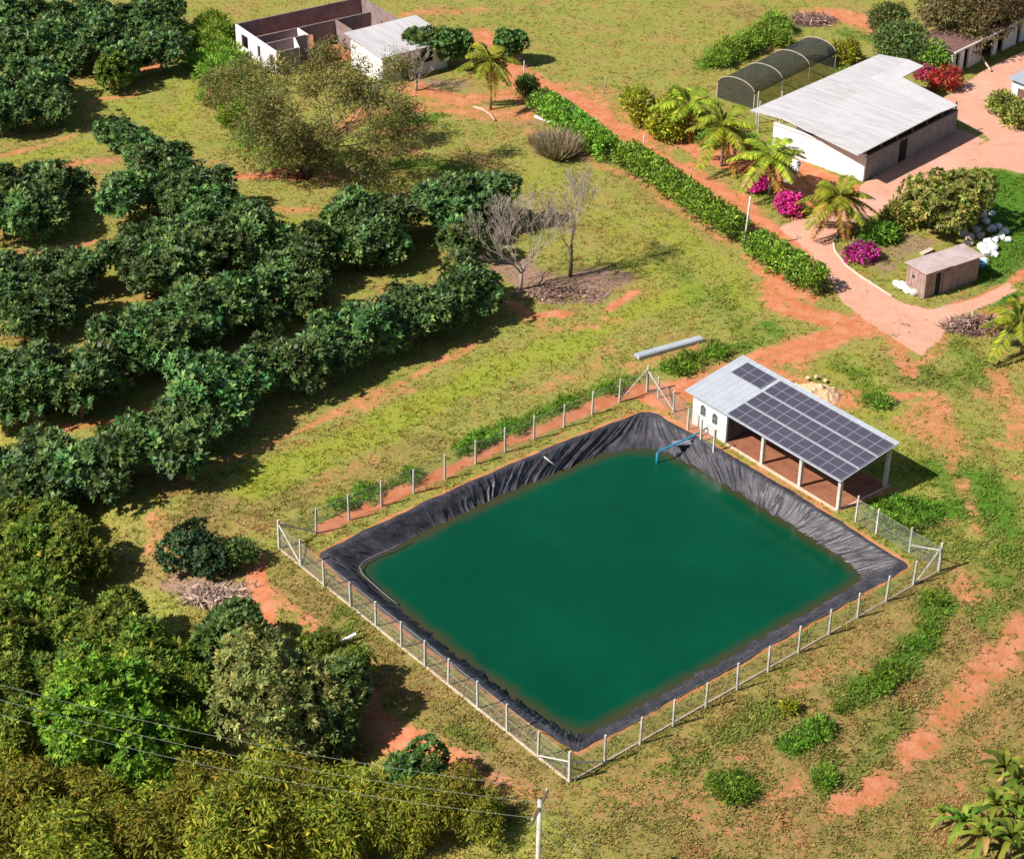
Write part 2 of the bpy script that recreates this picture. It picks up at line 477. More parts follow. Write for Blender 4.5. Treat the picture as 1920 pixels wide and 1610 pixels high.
# ------------------------------------------------------------------ what grows or lies where on the ground
# channel: 0 dirt 1 drive 2 lush 3 lime 4 litter 5 dry      (kind, strength, half width in metres, points in the photograph)
STROKES = [
    (0, 1, 1.1, [(900, 60), (985, 140), (1060, 178), (1160, 238), (1260, 308), (1370, 373), (1450, 430), (1530, 500)]),
    (0, .95, 1.4, [(1440, 490), (1475, 570), (1550, 600), (1620, 605)]), (0, .8, .7, [(1400, 480), (1440, 500), (1520, 560)]),
    (0, 1, 1.3, [(1650, 605), (1540, 640), (1440, 680), (1350, 705), (1270, 735), (1235, 740)]),
    (0, .8, .9, [(1240, 745), (1285, 785), (1310, 812)]), (0, .55, .7, [(1230, 785), (1290, 812)]),
    (0, .7, 1.2, [(1440, 690), (1480, 720), (1540, 748), (1600, 750)]),
    (0, .75, .45, [(1560, 752), (1640, 748), (1740, 738)]), (0, .7, .7, [(1700, 700), (1690, 650), (1640, 615)]),
    (0, .6, 1.3, [(1745, 750), (1760, 790), (1770, 820)]), (0, .5, .8, [(1840, 740), (1920, 770)]),
    (0, .68, 1.2, [(1930, 1170), (1860, 1250), (1810, 1300), (1760, 1345)]), (0, .75, .9, [(1740, 1385), (1700, 1410)]), (0, .75, .8, [(1650, 1460), (1620, 1500), (1580, 1510)]),
    (0, .6, .5, [(1860, 830), (1920, 840)]), (0, .6, .6, [(1800, 1100), (1815, 1120)]), (0, .55, .4, [(1600, 1240), (1620, 1260)]),
    (0, 1, .55, [(600, 992), (720, 938), (900, 853), (1060, 785), (1200, 728)]),
    (0, .85, .6, [(478, 1050), (492, 1110), (508, 1185)]), (0, .6, .5, [(500, 1100), (560, 1150), (610, 1215)]),
    (0, .85, 1.1, [(660, 1275), (690, 1330), (735, 1375), (800, 1405), (850, 1440)]), (0, .5, .8, [(900, 1460), (1000, 1480)]),
    (0, .9, .5, [(1140, 580), (1190, 548)]), (0, .8, .6, [(935, 555), (1000, 590), (1060, 590)]),
    (0, .8, .7, [(440, 330), (500, 330)]), (0, .6, .6, [(540, 335), (590, 330)]), (0, .55, .7, [(480, 395), (590, 395)]),
    (0, .7, 1.4, [(770, 165), (850, 190), (960, 175)]), (0, .7, 1.0, [(960, 150), (1000, 200)]), (0, .6, .8, [(720, 250), (790, 240)]),
    (0, .8, 1.6, [(1540, 25), (1600, 35), (1650, 55)]), (0, .6, .6, [(1660, 90), (1680, 110)]),
    (0, .85, 1.2, [(1270, 260), (1320, 290), (1400, 320), (1450, 340)]), (0, .85, 1.2, [(1470, 330), (1540, 380), (1600, 385)]),
    (0, .75, .7, [(340, 60), (320, 110), (290, 125), (250, 140)]), (0, .65, .5, [(160, 190), (250, 178)]), (0, .5, .5, [(110, 160), (180, 155)]),
    (0, .6, .35, [(0, 292), (90, 272), (170, 242)]), (0, .6, .8, [(60, 322), (150, 305), (230, 300)]), (0, .7, .35, [(60, 475), (130, 462), (200, 448)]), (0, .5, .7, [(0, 480), (60, 470)]),
    (0, .7, .5, [(0, 858), (60, 838), (120, 805), (200, 790), (270, 770)]), (0, .6, .45, [(330, 905), (500, 835), (640, 770), (760, 715), (900, 640)]),
    (0, .5, 1.2, [(250, 540), (400, 545), (640, 590), (720, 560)]), (0, .5, 1.0, [(380, 720), (560, 640), (700, 580), (880, 510)]),
    (0, .42, 1.6, [(100, 560), (300, 560)]), (0, .42, 1.6, [(300, 680), (200, 720), (50, 780)]), (0, .4, 1.5, [(20, 120), (200, 100), (330, 80)]),
    (0, .6, 1.0, [(40, 1480), (130, 1530)]), (0, .6, 1.2, [(640, 20), (720, 60), (860, 110)]), (0, .6, .9, [(480, 60), (540, 100), (580, 120)]),
    (0, .8, .5, [(1740, 590), (1830, 562), (1890, 535), (1930, 505)]), (0, .6, .6, [(1900, 600), (1850, 590), (1930, 560)]),
    (0, .5, .7, [(1790, 600), (1760, 650), (1725, 680)]),
    (0, .4, 2.0, [(1150, 1480), (1300, 1500), (1450, 1560)]),
    (0, .55, 1.0, [(700, 30), (900, 20)]),
    (0, .5, .6, [(1700, 1430), (1640, 1480), (1560, 1530)]), (0, .5, .5, [(1780, 1330), (1730, 1400), (1690, 1420)]), (0, .5, .5, [(1480, 1290), (1560, 1250)]), (0, .45, .5, [(1230, 1430), (1330, 1400), (1400, 1420)]), (0, .45, .6, [(1870, 1330), (1840, 1420), (1780, 1480)]), (0, .5, .5, [(1720, 760), (1800, 900), (1830, 1000)]),
    (0, .5, .5, [(1790, 1060), (1840, 1110), (1900, 1120)]), (0, .45, .7, [(1150, 640), (1100, 700), (980, 740)]), (0, .4, .8, [(700, 860), (560, 920)]),
    (2, .5, 1.8, [(1660, 1000), (1760, 1010), (1860, 1060), (1900, 1160)]), (2, .5, 1.2, [(1780, 640), (1860, 690)]), (2, .45, 1.4, [(1250, 480), (1330, 560), (1420, 640)]), (2, .5, 1.0, [(1580, 680), (1620, 720)]), (2, .5, 1.0, [(1480, 1180), (1560, 1140), (1650, 1090)]),
    (0, .6, 1.6, [(620, 250), (700, 210), (790, 200)]), (0, .62, 1.8, [(820, 200), (900, 215), (980, 215)]), (0, .5, 1.5, [(700, 290), (760, 280)]), (0, .5, 1.2, [(600, 340), (660, 320)]),
    (0, .55, .9, [(1000, 250), (1100, 300), (1150, 320)]), (0, .55, .7, [(1190, 330), (1290, 405), (1390, 475)]), (0, .55, 1.4, [(1100, 180), (1180, 225), (1260, 270)]), (0, .5, 1.0, [(1060, 160), (1120, 170), (1180, 175)]),
    (0, .6, .8, [(1870, 700), (1900, 760), (1915, 830)]), (0, .55, .9, [(1750, 760), (1700, 790), (1790, 850)]), (0, .5, .7, [(1890, 890), (1920, 900)]), (0, .5, .9, [(1480, 640), (1500, 690)]), (0, .5, .8, [(1180, 690), (1260, 660), (1330, 640)]),
    (0, .5, .9, [(960, 580), (1050, 620), (1150, 600)]), (0, .5, .7, [(640, 780), (760, 730)]), (0, .55, .6, [(1500, 1460), (1440, 1500)]),
    (2, .55, 1.5, [(1690, 690), (1780, 720), (1850, 690)]), (2, .6, 1.4, [(1780, 900), (1850, 960), (1900, 1060)]), (2, .55, .9, [(1440, 1330), (1350, 1380), (1250, 1440)]), (2, .5, .8, [(1700, 1330), (1640, 1400), (1600, 1460)]), (2, .5, .9, [(1880, 1200), (1830, 1150)]),
    # soft grass of different vigour
    (2, .75, .55, [(600, 985), (680, 945), (780, 898)]), (2, .8, .8, [(880, 840), (960, 800), (1060, 755)]), (2, .7, .6, [(1090, 745), (1180, 710)]),
    (2, .9, .8, [(1260, 690), (1310, 672), (1345, 655), (1385, 650)]), (2, .7, .6, [(1440, 610), (1470, 640)]),
    (2, .9, 1.2, [(1660, 960), (1740, 950), (1850, 960)]), (2, .7, 1.2, [(1760, 880), (1850, 900), (1900, 1000)]), (2, .7, .8, [(1610, 740), (1650, 755)]), (2, .6, .9, [(1860, 1060), (1900, 1120)]),
    (2, .9, .9, [(1760, 1130), (1740, 1190), (1690, 1240), (1640, 1280)]), (2, .85, .7, [(1640, 1290), (1580, 1320)]), (2, .85, .6, [(1540, 1365), (1480, 1395)]), (2, .8, .6, [(1340, 1465), (1410, 1480)]), (2, .6, .5, [(1560, 1420), (1540, 1480)]),
    (2, .8, 1.6, [(365, 60), (400, 100), (420, 150), (440, 190)]), (2, .6, 1.4, [(450, 200), (470, 270), (520, 310)]), (2, .85, 1.5, [(1330, 120), (1400, 80), (1480, 45)]), (2, .6, 1.0, [(1580, 60), (1650, 80)]),
    (2, .8, 1.0, [(700, 230), (790, 225), (830, 215)]), (2, .6, 1.2, [(640, 300), (840, 310)]),
    (2, .95, 2.2, [(1880, 340), (1900, 400), (1890, 460), (1850, 510)]), (2, .9, 1.2, [(1890, 580), (1910, 560)]), (2, .6, .8, [(1620, 440), (1660, 450)]), (2, .6, .7, [(1400, 350), (1450, 375), (1500, 400)]),
    (2, .5, .5, [(640, 1150), (660, 1190)]), (2, .5, .5, [(850, 1370), (900, 1400)]), (2, .5, .8, [(560, 1190), (620, 1220)]),
    (3, .8, 1.6, [(470, 915), (560, 870), (740, 790), (900, 710), (1080, 640)]), (3, .7, 1.2, [(1000, 680), (1150, 600), (1300, 540)]), (3, .55, 2.0, [(1250, 420), (1320, 480), (1400, 560)]),
    (3, .6, 1.5, [(250, 200), (330, 240), (370, 160)]), (3, .6, .8, [(0, 305), (100, 285), (200, 265)]), (3, .55, 1.2, [(620, 420), (560, 420)]), (3, .5, 2.5, [(1000, 330), (1150, 420), (1250, 560)]),
    (3, .5, 2.5, [(1500, 660), (1600, 700), (1680, 900)]), (3, .5, 1.2, [(1320, 840), (1450, 930), (1560, 1000), (1650, 1060)]), (3, .5, 1.0, [(760, 980), (950, 890), (1150, 795)]),
    (4, .85, 1.8, [(960, 500), (1040, 545), (1120, 520)]), (4, .8, 1.0, [(1170, 520), (1120, 560)]), (4, .85, 1.1, [(330, 1090), (400, 1115), (480, 1120)]), (4, .8, 1.2, [(1800, 605), (1850, 610), (1890, 630)]),
    (4, .75, 1.2, [(1480, 40), (1520, 45), (1560, 30)]), (4, .5, 1.4, [(900, 220), (1000, 230)]), (4, .6, .9, [(170, 302), (230, 298)]), (4, .6, 1.5, [(760, 150), (860, 160)]),
    (4, .5, .9, [(860, 1430), (930, 1450)]), (4, .4, 1.5, [(1640, 490), (1670, 470)]),
    (5, .75, 6.0, [(1300, 1500), (1500, 1400), (1700, 1250), (1880, 1130)]), (5, .75, 4.0, [(1500, 1560), (1750, 1480), (1900, 1350)]), (5, .7, 2.4, [(560, 1090), (650, 1180), (780, 1300), (900, 1400), (1000, 1470)]),
    (5, .55, 2.0, [(480, 960), (620, 900), (800, 830)]), (5, .6, 2.0, [(1050, 400), (1150, 440), (1200, 470)]), (5, .55, 2.5, [(1700, 700), (1850, 720)]), (5, .7, 2.2, [(420, 930), (350, 990), (320, 1060)]), (0, .5, .6, [(300, 960), (290, 1030)]), (5, .6, 2.5, [(1400, 20), (1450, 60)]),
    (5, .6, 1.5, [(1170, 330), (1260, 390), (1350, 450)]), (5, .5, 1.6, [(1760, 780), (1780, 860)]),
]
POLYS = [
    (1, 1, [(1462, 428), (1525, 398), (1590, 392), (1690, 352), (1800, 292), (1855, 262), (1800, 226), (1795, 205), (1760, 190), (1800, 165), (1850, 128), (1935, 90), (1935, 330), (1880, 316), (1820, 316), (1715, 366), (1650, 398),
            (1585, 425), (1563, 440), (1566, 470), (1590, 500), (1650, 540), (1690, 566), (1745, 580), (1840, 556), (1890, 530), (1905, 545), (1830, 582), (1785, 596), (1760, 640), (1728, 668), (1700, 650), (1622, 602), (1565, 548), (1545, 505), (1500, 458)]),
    (1, 1, [(1612, 348), (1700, 298), (1792, 240), (1850, 262), (1800, 296), (1690, 356), (1610, 392)]),
    (0, .9, [(1440, 335), (1500, 300), (1560, 325), (1625, 352), (1605, 392), (1530, 402), (1470, 385)]),
    (4, .6, [(1585, 450), (1640, 430), (1720, 440), (1760, 455), (1690, 490), (1660, 525)]),
    (0, .9, [(1362, 836), (1570, 962), (1672, 922), (1470, 790)]),
    (0, .7, [(1575, 960), (1690, 918), (1640, 900)]),
    (0, .75, [(1290, 255), (1330, 235), (1420, 280), (1470, 340), (1420, 320), (1350, 310)]),
]
RUTS = [([(900, 60), (985, 140), (1060, 178), (1160, 238), (1260, 308), (1370, 373), (1450, 430), (1520, 470), (1600, 545), (1690, 620)], .72), ([(1690, 615), (1560, 640), (1440, 682), (1350, 705), (1270, 735)], .7), ([(1450, 500), (1490, 570), (1600, 605)], .7), ([(1690, 600), (1760, 585), (1840, 560), (1930, 505)], .7), ([(1560, 440), (1650, 395), (1720, 355), (1800, 300), (1860, 262), (1930, 180)], .75)]
SHED_O = at(1297, 793, 0); SHED_A = math.radians(-50.5)


def masks(x, y):
    out = np.zeros((6,) + np.shape(x))
    wob = (fbm(x * .55 + 9, y * .55 + 4, 3) - .5) * 1.6
    for k, st, hw, px in STROKES:
        P = [at(*q)[:2] for q in px]
        d = line_d(P, x, y) + wob * min(1, hw)
        out[k] = np.maximum(out[k], st * (1 - sstep(hw * .25, hw * 1.9, d)))
    for k, st, px in POLYS:
        P = [at(*q)[:2] for q in px]
        s = poly_sd(P, x, y) + wob * .25
        out[k] = np.maximum(out[k], st * sstep(-.35, .3, s))
    for k, hw in RUTS:        # wheel ruts worn into the track and the drive
        d = line_d([at(*q)[:2] for q in k], x, y) + wob * .10
        g = np.exp(-((d - hw) / .16) ** 2) + .8 * np.exp(-(d / .2) ** 2) * (vnoise(x * .4, y * .4) > .45)
        g = g * (.5 + .6 * vnoise(x * .8 + 5, y * .8)); out[0] *= 1 - .5 * np.clip(g, 0, 1); out[1] *= 1 - .42 * np.clip(g, 0, 1); out[4] = np.maximum(out[4], .75 * np.clip(g, 0, 1))
    s = poly_sd(RIMB, x, y) + wob * .12
    out[0] = np.maximum(out[0], .66 * sstep(-.85, -.5, s) * (1 - sstep(0, .2, s)))
    return out


xs = np.concatenate([[-3000, -1200, -500, -250, -140, -95, -75, -65], np.arange(-58, 58.01, .3), [65, 75, 95, 140, 250, 500, 1200, 3000]])
ys = np.concatenate([[-1500, -600, -250, -120, -85, -70, -60, -53], np.arange(-48, 88.01, .3), [95, 105, 130, 180, 280, 500, 1200, 4000]])
GX, GY = np.meshgrid(xs, ys)
GZ = ground_z(GX, GY)
sd_rim = poly_sd(RIMB, GX, GY)
GZ = np.where(sd_rim > 0, -.05 - 1.6 * sd_rim, GZ)
GZ = np.maximum(GZ, -4.2)
GZ = np.where((sd_rim <= 0) & (sd_rim > -2.2), GZ * sstep(0, 2.2, -sd_rim), GZ)
MK = masks(GX, GY)
ny, nx = GX.shape
idx = np.arange(nx * ny).reshape(ny, nx)
quads = np.stack([idx[:-1, :-1], idx[:-1, 1:], idx[1:, 1:], idx[1:, :-1]], -1).reshape(-1, 4)
GV = np.stack([GX, GY, GZ], -1).reshape(-1, 3)
MF = MK.reshape(6, -1)
# a worn drive and a dirt track are pieces of the same sheet, cut out along their edges
trk = line_d([at(*q)[:2] for q in STROKES[0][3]], GX, GY).reshape(-1)
qd = MF[1][quads].mean(1) > .5
qt = (~qd) & (trk[quads].mean(1) < 1.2)


def sub_sheet(name, sel):
    q = quads[sel]; u, inv = np.unique(q, return_inverse=True)
    me = np_mesh(name, GV[u], inv.reshape(-1, 4), smooth=True, attrs={'M1': MF[:3, u].T, 'M2': MF[3:, u].T})
    return tag(link(name, me, 'ground'), None, None, None, 'structure')


sub_sheet('ground', ~(qd | qt)); sub_sheet('driveway', qd); sub_sheet('dirt_track', qt)


# ------------------------------------------------------------------ pond: liner and water
def round_loop(P, r, n, rc=(.8, 2.3, 1.1, .8)):
    """Closed loop with rounded corners, n points spread evenly corner by corner."""
    P = np.asarray(P); k = len(P); out = []
    for i in range(k):
        p = P[i]; a = P[i - 1] - p; b = P[(i + 1) % k] - p
        a = a / np.linalg.norm(a); b = b / np.linalg.norm(b)
        nb = P[(i + 1) % k]; c = P[i]
        m_ = n // k; nc = m_ // 6
        s0 = p + a * r * rc[i]; s1 = p + b * r * rc[i]
        for t in np.linspace(0, 1, nc, endpoint=False):
            out.append((1 - t) ** 2 * s0 + 2 * t * (1 - t) * p + t * t * s1)
        e1 = nb - b * r * rc[(i + 1) % k]
        for t in np.linspace(0, 1, m_ - nc, endpoint=False):
            out.append(s1 * (1 - t) + e1 * t)
    return np.array(out)


def inset(P, d):
    k = len(P); L_ = []; c = P.mean(0)
    for i in range(k):
        a, b = P[i], P[(i + 1) % k]; e = (b - a) / np.linalg.norm(b - a); nrm = np.array([e[1], -e[0]])
        if (c - a) @ nrm < 0: nrm = -nrm
        L_.append((a + nrm * d, e))
    out = []
    for i in range(k):
        (p, e), (q, f) = L_[i - 1], L_[i]
        A = np.array([e, -f]).T; t = np.linalg.solve(A, q - p); out.append(p + e * t[0])
    return np.array(out)


WZ = -.92
NL = 1600
levels = [(-.36, .035, .5), (-.22, .07, .6), (-.06, .07, .7), (.06, .02, .8), (.19, -.12, .9), (.32, -.23, 1.0), (.46, -.34, 1.1), (.58, -.46, 1.2), (.71, -.58, 1.4), (.83, -.69, 1.5), (.95, -.79, 1.6), (1.06, -.89, 1.7), (1.2, -.99, 1.8), (1.5, -1.15, 1.9), (2.1, -1.45, 2.1), (3.4, -2.3, 2.3)]
loops = []
tt = np.arange(NL) / NL
peri = 92.0
for j, (d, z, r) in enumerate(levels):
    lp = bow(round_loop(inset(RIM, d), r, NL), min(1, max(0, d)))
    c = RIM.mean(0); g = np.roll(lp, -1, 0) - np.roll(lp, 1, 0); g /= np.linalg.norm(g, axis=1)[:, None] + 1e-9
    nin = np.stack([g[:, 1], -g[:, 0]], 1)
    s = tt * peri; sk = s + 1.0 * fbm(s * .25, np.full(NL, d * .9), 2) + d * .25 * np.sin(s * .35)
    rid = 1 - np.abs(2 * vnoise(sk * 2.3, np.full(NL, 3 + d * .35)) - 1)
    rid2 = 1 - np.abs(2 * vnoise(sk * 5.1 + 40, np.full(NL, 7 + d * .8)) - 1)
    big = fbm(s * .5 + 5, np.full(NL, d * .5), 3)
    amp = sstep(-.5, .5, d) * (1 - .6 * sstep(1.5, 2.5, d))
    h = amp * (.13 * rid ** 4 + .11 * rid2 ** 5 + .14 * (big - .5))
    h = h + (.02 + .03 * (1 - amp)) * vnoise(s * 3, np.full(NL, d * 6)) * (d < .2)
    edge = (fbm(s * .8, np.full(NL, 3.3), 3) - .5) * .35 * (d < -.2)
    pos = lp + nin * (h * .65 + edge)[:, None]
    loops.append(np.concatenate([pos, (z + h * .75)[:, None]], 1))
LV = np.concatenate(loops); q = []
for j in range(len(levels) - 1):
    a = np.arange(NL) + j * NL; b = np.roll(np.arange(NL), -1) + j * NL
    q.append(np.stack([a, b, b + NL, a + NL], 1))
lin = link('pond_liner', np_mesh('pond_liner', LV, np.concatenate(q), smooth=True), 'liner')
tag(lin, 'wrinkled black plastic sheet lining the banks of the green pond', 'pond liner')

wl = [(.7, 0), (1.2, .12), (1.5, .32), (1.85, .6), (2.3, .92), (3.2, 1.3), (5.5, 1.5)]
V_ = []; A_ = []
for d, dep in wl:
    lp = bow(round_loop(inset(RIM, d), 1.6, 400), min(1, d))
    V_.append(np.concatenate([lp, np.full((len(lp), 1), WZ)], 1)); A_.append(np.full(len(lp), dep))
n = len(V_[0]); V_ = np.concatenate(V_); A_ = np.concatenate(A_); q = []
for j in range(len(wl) - 1):
    a = np.arange(n) + j * n; b = np.roll(np.arange(n), -1) + j * n
    q.append(np.stack([a, b, b + n, a + n], 1))
V_ = np.concatenate([V_, [[*RIM.mean(0), WZ]]]); A_ = np.append(A_, 1.5)
a = np.arange(0, n, 2) + (len(wl) - 1) * n
q.append(np.stack([a, a + 1, np.roll(a, -1), np.full(len(a), len(V_) - 1)], 1))
wo = link('water', np_mesh('water', V_, np.concatenate(q), smooth=True, attrs={'depth': A_}), 'water'); tag(wo, None, None, None, 'structure')
#SECTION2

# ------------------------------------------------------------------ perimeter fence
LB = [(524, 1028), (593, 1000), (655, 975), (715, 949), (776, 925), (834, 898), (892, 870), (947, 848), (1001, 823), (1057, 801), (1110, 777), (1161, 754), (1213, 734)]
LF = [(564, 1060), (608, 1100), (658, 1138), (705, 1174), (753, 1214), (797, 1250), (841, 1283), (896, 1328), (951, 1371), (1009, 1420)]
FR = [(1068, 1465), (1134, 1430), (1200, 1395), (1262, 1361), (1323, 1328), (1382, 1294), (1440, 1259), (1497, 1224), (1554, 1190), (1608, 1158), (1661, 1127), (1712, 1097), (1760, 1070)]
BR1 = [(1234, 746), (1263, 773), (1289, 806), (1314, 827), (1338, 846)]
BR2 = [(1604, 978), (1643, 1000), (1705, 1035)]
fence = thing('wire_fence', 'wire netting fence on slim pale concrete posts enclosing the green pond', 'fence', at(524, 1028))
f0 = np.array(fence.location)


def post_mesh(x, y, h, th, lean=(0, 0), zg=None):
    b = MB(); z = float(ground_z(x, y)) if zg is None else zg; c = frame((x, y), ANG)
    lx, ly = lean
    w_ = th / 2
    q = [(-w_, -w_), (w_, -w_), (w_, w_), (-w_, w_)]
    b.hexa([c(u, v, z - .3) for u, v in q], [(c(u * .8, v * .8)[0] + lx, c(u * .8, v * .8)[1] + ly, z + h) for u, v in q])
    return b


def rel(o):      # world-built part of a thing that stands elsewhere
    o.location = tuple(-f0); return o


allp = {}
for nm, P in (('LB', LB), ('LF', LF), ('FR', FR), ('BR1', BR1), ('BR2', BR2)):
    for i, q in enumerate(P):
        p = at(*q); corner = q in (LB[0], LB[-1], FR[0], FR[-1])
        h = 2.0 if corner else 1.78 + random.uniform(-.06, .06)
        if nm == 'BR1': h = 1.55 + .1 * random.random()
        o = post_mesh(p[0], p[1], h, .15 if corner else .115, (random.uniform(-.04, .04), random.uniform(-.04, .04)))
        rel(o.build('post', 'conc', fence)); allp[q] = p


def brace(qa, qb, ha=1.75, hb=.12):
    a, b_ = at(*qa), at(*qb)
    rel(MB().tube([a + [0, 0, ha], b_ + [0, 0, hb]], .05, 4).build('brace', 'conc', fence))


brace(LB[0], LF[0], 1.75, .1); brace(LB[0], LB[1], 1.75, .1); brace(LB[-1], LB[-2], 1.8, .1); brace(LB[-1], BR1[1], 1.6, .1)
brace(FR[-1], FR[-2], 1.75, -.02); brace(FR[-1], BR2[-1], 1.45, .5); brace(FR[0], LF[-1], 1.3, .15); brace(FR[0], FR[1], 1.3, .1)


def netting(pa, pb, h=1.55):
    a = np.array([at(*q) for q in (pa, pb)]); d = a[1, :2] - a[0, :2]; Ln = np.linalg.norm(d); d /= Ln
    s = .15; nrm = np.array([-d[1], d[0]]); V = []; Fq = []
    for sg in (1, -1):
        for k in range(int((Ln + h) / s) + 1):
            u0 = k * s - (h if sg > 0 else 0); u1 = u0 + h * sg if sg > 0 else u0 - h
            z0, z1 = 0., h
            # clip to the panel
            pts = [(u0, 0.), (u1, h)]
            (ua, za), (ub, zb) = pts
            t0 = 0.; t1 = 1.; du = ub - ua
            for lim, sgn in ((0., 1), (Ln, -1)):
                fa = sgn * (ua - lim); fb = sgn * (ub - lim)
                if fa < 0 and fb < 0: t0 = 1; t1 = 0; break
                if fa < 0: t0 = max(t0, fa / (fa - fb))
                elif fb < 0: t1 = min(t1, fa / (fa - fb))
            if t1 - t0 < .02: continue
            A = (ua + du * t0, h * t0); B = (ua + du * t1, h * t1); wd = .006
            b0 = len(V)
            for (u, z), o_ in ((A, -wd), (A, wd), (B, wd), (B, -wd)):
                uu = u + o_ * .7; x, y = a[0, 0] + d[0] * uu, a[0, 1] + d[1] * uu
                g = a[0, 2] + (a[1, 2] - a[0, 2]) * u / Ln
                V.append((x + nrm[0] * .06 * 0, y, g + .06 + z - o_ * .7 * sg))
            Fq.append((b0, b0 + 1, b0 + 2, b0 + 3))
    me = np_mesh('wire_netting', V, Fq); rel(link('wire_netting', me, 'wire', fence))
    for hz in (h + .06, h * .5, .1):
        rel(MB().tube([a[0] + [0, 0, hz], a[1] + [0, 0, hz]], .008, 3, False).build('wire_strand', 'wire', fence))


for run in ([LB[0], LB[-1]], [LB[0], FR[0]], [FR[0], FR[-1]], [LB[-1], BR1[-1]], [BR2[0], FR[-1]]): netting(*run)


def curb_run(pa, pb, name='curb', mat='curb', wd=.045, h=.06, off=0.):
    a, b_ = at(*pa), at(*pb); n_ = 14; d = b_ - a; ln = np.linalg.norm(d[:2]); ang = math.atan2(d[1], d[0]); b = MB()
    fr = frame(a, ang)
    for i in range(n_):
        u0, u1 = ln * i / n_, ln * (i + 1) / n_
        zz = [a[2] + d[2] * t / n_ for t in (i, i + 1)]
        q = [(u0, -wd), (u1, -wd), (u1, wd), (u0, wd)]; zs = [zz[0], zz[1], zz[1], zz[0]]
        b.hexa([fr(u, v + off, z - .15) for (u, v), z in zip(q, zs)], [fr(u, v + off, z + h) for (u, v), z in zip(q, zs)])
    return b


rel(curb_run((524, 1030), (1066, 1465)).build('base_kerb', 'curb', fence)); rel(curb_run((1070, 1465), (1758, 1071)).build('base_kerb', 'curb', fence))

# ------------------------------------------------------------------ pump shed with solar roof
S = frame(SHED_O, SHED_A)
shed = thing('solar_shed', 'white pump shed beside the pond with a solar panel roof over an open bay', 'shed', (SHED_O[0], SHED_O[1], 0), SHED_A)
I = frame((0, 0), 0)
RU0, RU1, RV0, RV1 = -.45, 13.25, -.40, 4.75
RZ = lambda v: 2.42 + .16 * (v - RV0)
rz = lambda u, v: RZ(v)
wl_ = MB(); t_ = .15
wtop = lambda v: RZ(v) - .10


def wallbox(b, u0, u1, v0, v1, fr=I, top=wtop, z0=-.2):
    q = [(u0, v0), (u1, v0), (u1, v1), (u0, v1)]
    b.hexa([fr(u, v, z0) for u, v in q], [fr(u, v, top(v)) for u, v in q])


D = 4.15


def arch_wall(b, u0, u1, v0, v1, wins):
    """Front wall with openings, wins = [(u centre, width, sill, head)] (arched heads are set into the frames)."""
    cur = u0
    for uc, wd, s_, h_ in wins:
        wallbox(b, cur, uc - wd / 2, v0, v1)
        q = [(uc - wd / 2, v0), (uc + wd / 2, v0), (uc + wd / 2, v1), (uc - wd / 2, v1)]
        b.hexa([I(u, v, -.2) for u, v in q], [I(u, v, s_) for u, v in q])
        # arched head: three steps of the curve
        k = 8
        for i in range(k):
            a0 = PI * i / k; a1 = PI * (i + 1) / k; r = wd / 2
            x0, x1 = uc - r * math.cos(a0), uc - r * math.cos(a1); za, zb = h_ - r + r * math.sin(a0), h_ - r + r * math.sin(a1)
            b.hexa([(x0, v0, za), (x1, v0, zb), (x1, v1, zb), (x0, v1, za)], [(x0, v0, wtop(v0)), (x1, v0, wtop(v0)), (x1, v1, wtop(v1)), (x0, v1, wtop(v1))])
        cur = uc + wd / 2
    wallbox(b, cur, u1, v0, v1)


WINS = [(.95, .50, .95, 1.78), (2.05, .50, .85, 1.68)]
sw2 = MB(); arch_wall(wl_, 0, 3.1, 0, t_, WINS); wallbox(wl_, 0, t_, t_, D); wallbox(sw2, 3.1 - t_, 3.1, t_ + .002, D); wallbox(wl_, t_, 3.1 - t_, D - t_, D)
wl_.build('wall', 'white', shed); sw2.build('side_wall', 'shadeblock', shed)  # side wall coloured dark to stand for the shade in the bay
for uc, wd, s_, h_ in WINS:
    b = MB()
    r = wd / 2 - .01; prof = [(uc - r, s_)] + [(uc - r * math.cos(PI * i / 8), h_ - wd / 2 + r * math.sin(PI * i / 8)) for i in range(9)] + [(uc + r, s_)]
    pane = MB(); pane.add([(x, .09, z) for x, z in prof] + [(x, .12, z) for x, z in prof], [tuple(range(len(prof))), tuple(range(len(prof), 2 * len(prof)))[::-1]])
    wn = pane.build('window', 'pane', shed)
    b.tube([(x, .07, z) for x, z in prof] + [(prof[0][0], .07, prof[0][1])], .025, 4)
    for xx in (uc - .12, uc, uc + .12): b.tube([(xx, .07, s_), (xx, .07, h_ - .06)], .012, 4)
    b.tube([(uc - r, .07, s_ + .4), (uc + r, .07, s_ + .4)], .015, 4)
    b.build('frame', 'winframe', wn)
rf = MB(); q = [(RU0, RV0), (RU1, RV0), (RU1, RV1), (RU0, RV1)]
rf.hexa([I(u, v, RZ(v) - .07) for u, v in q], [I(u, v, RZ(v)) for u, v in q])
for k in range(27):     # ribs of the sheets
    u = RU0 + .25 + k * .52
    if u < RU1 - .1: rf.hexa([I(a_, v, RZ(v) - .005) for a_, v in ((u, RV0), (u + .05, RV0), (u + .05, RV1), (u, RV1))], [I(a_, v, RZ(v) + .012) for a_, v in ((u + .01, RV0), (u + .04, RV0), (u + .04, RV1), (u + .01, RV1))])
roof = rf.build('roof', 'roofgrey', shed)
for u in (6.3, 9.6, 12.85):
    MB().box(I, u - .11, u + .11, 0, .22, -.2, RZ(.1) - .075).build('column', 'conc', shed)
for u in (6.3, 9.6, 12.85):
    MB().box(I, u - .11, u + .11, D + .05, D + .27, -.2, RZ(D) - .09).build('column', 'conc', shed)
bm_ = MB()
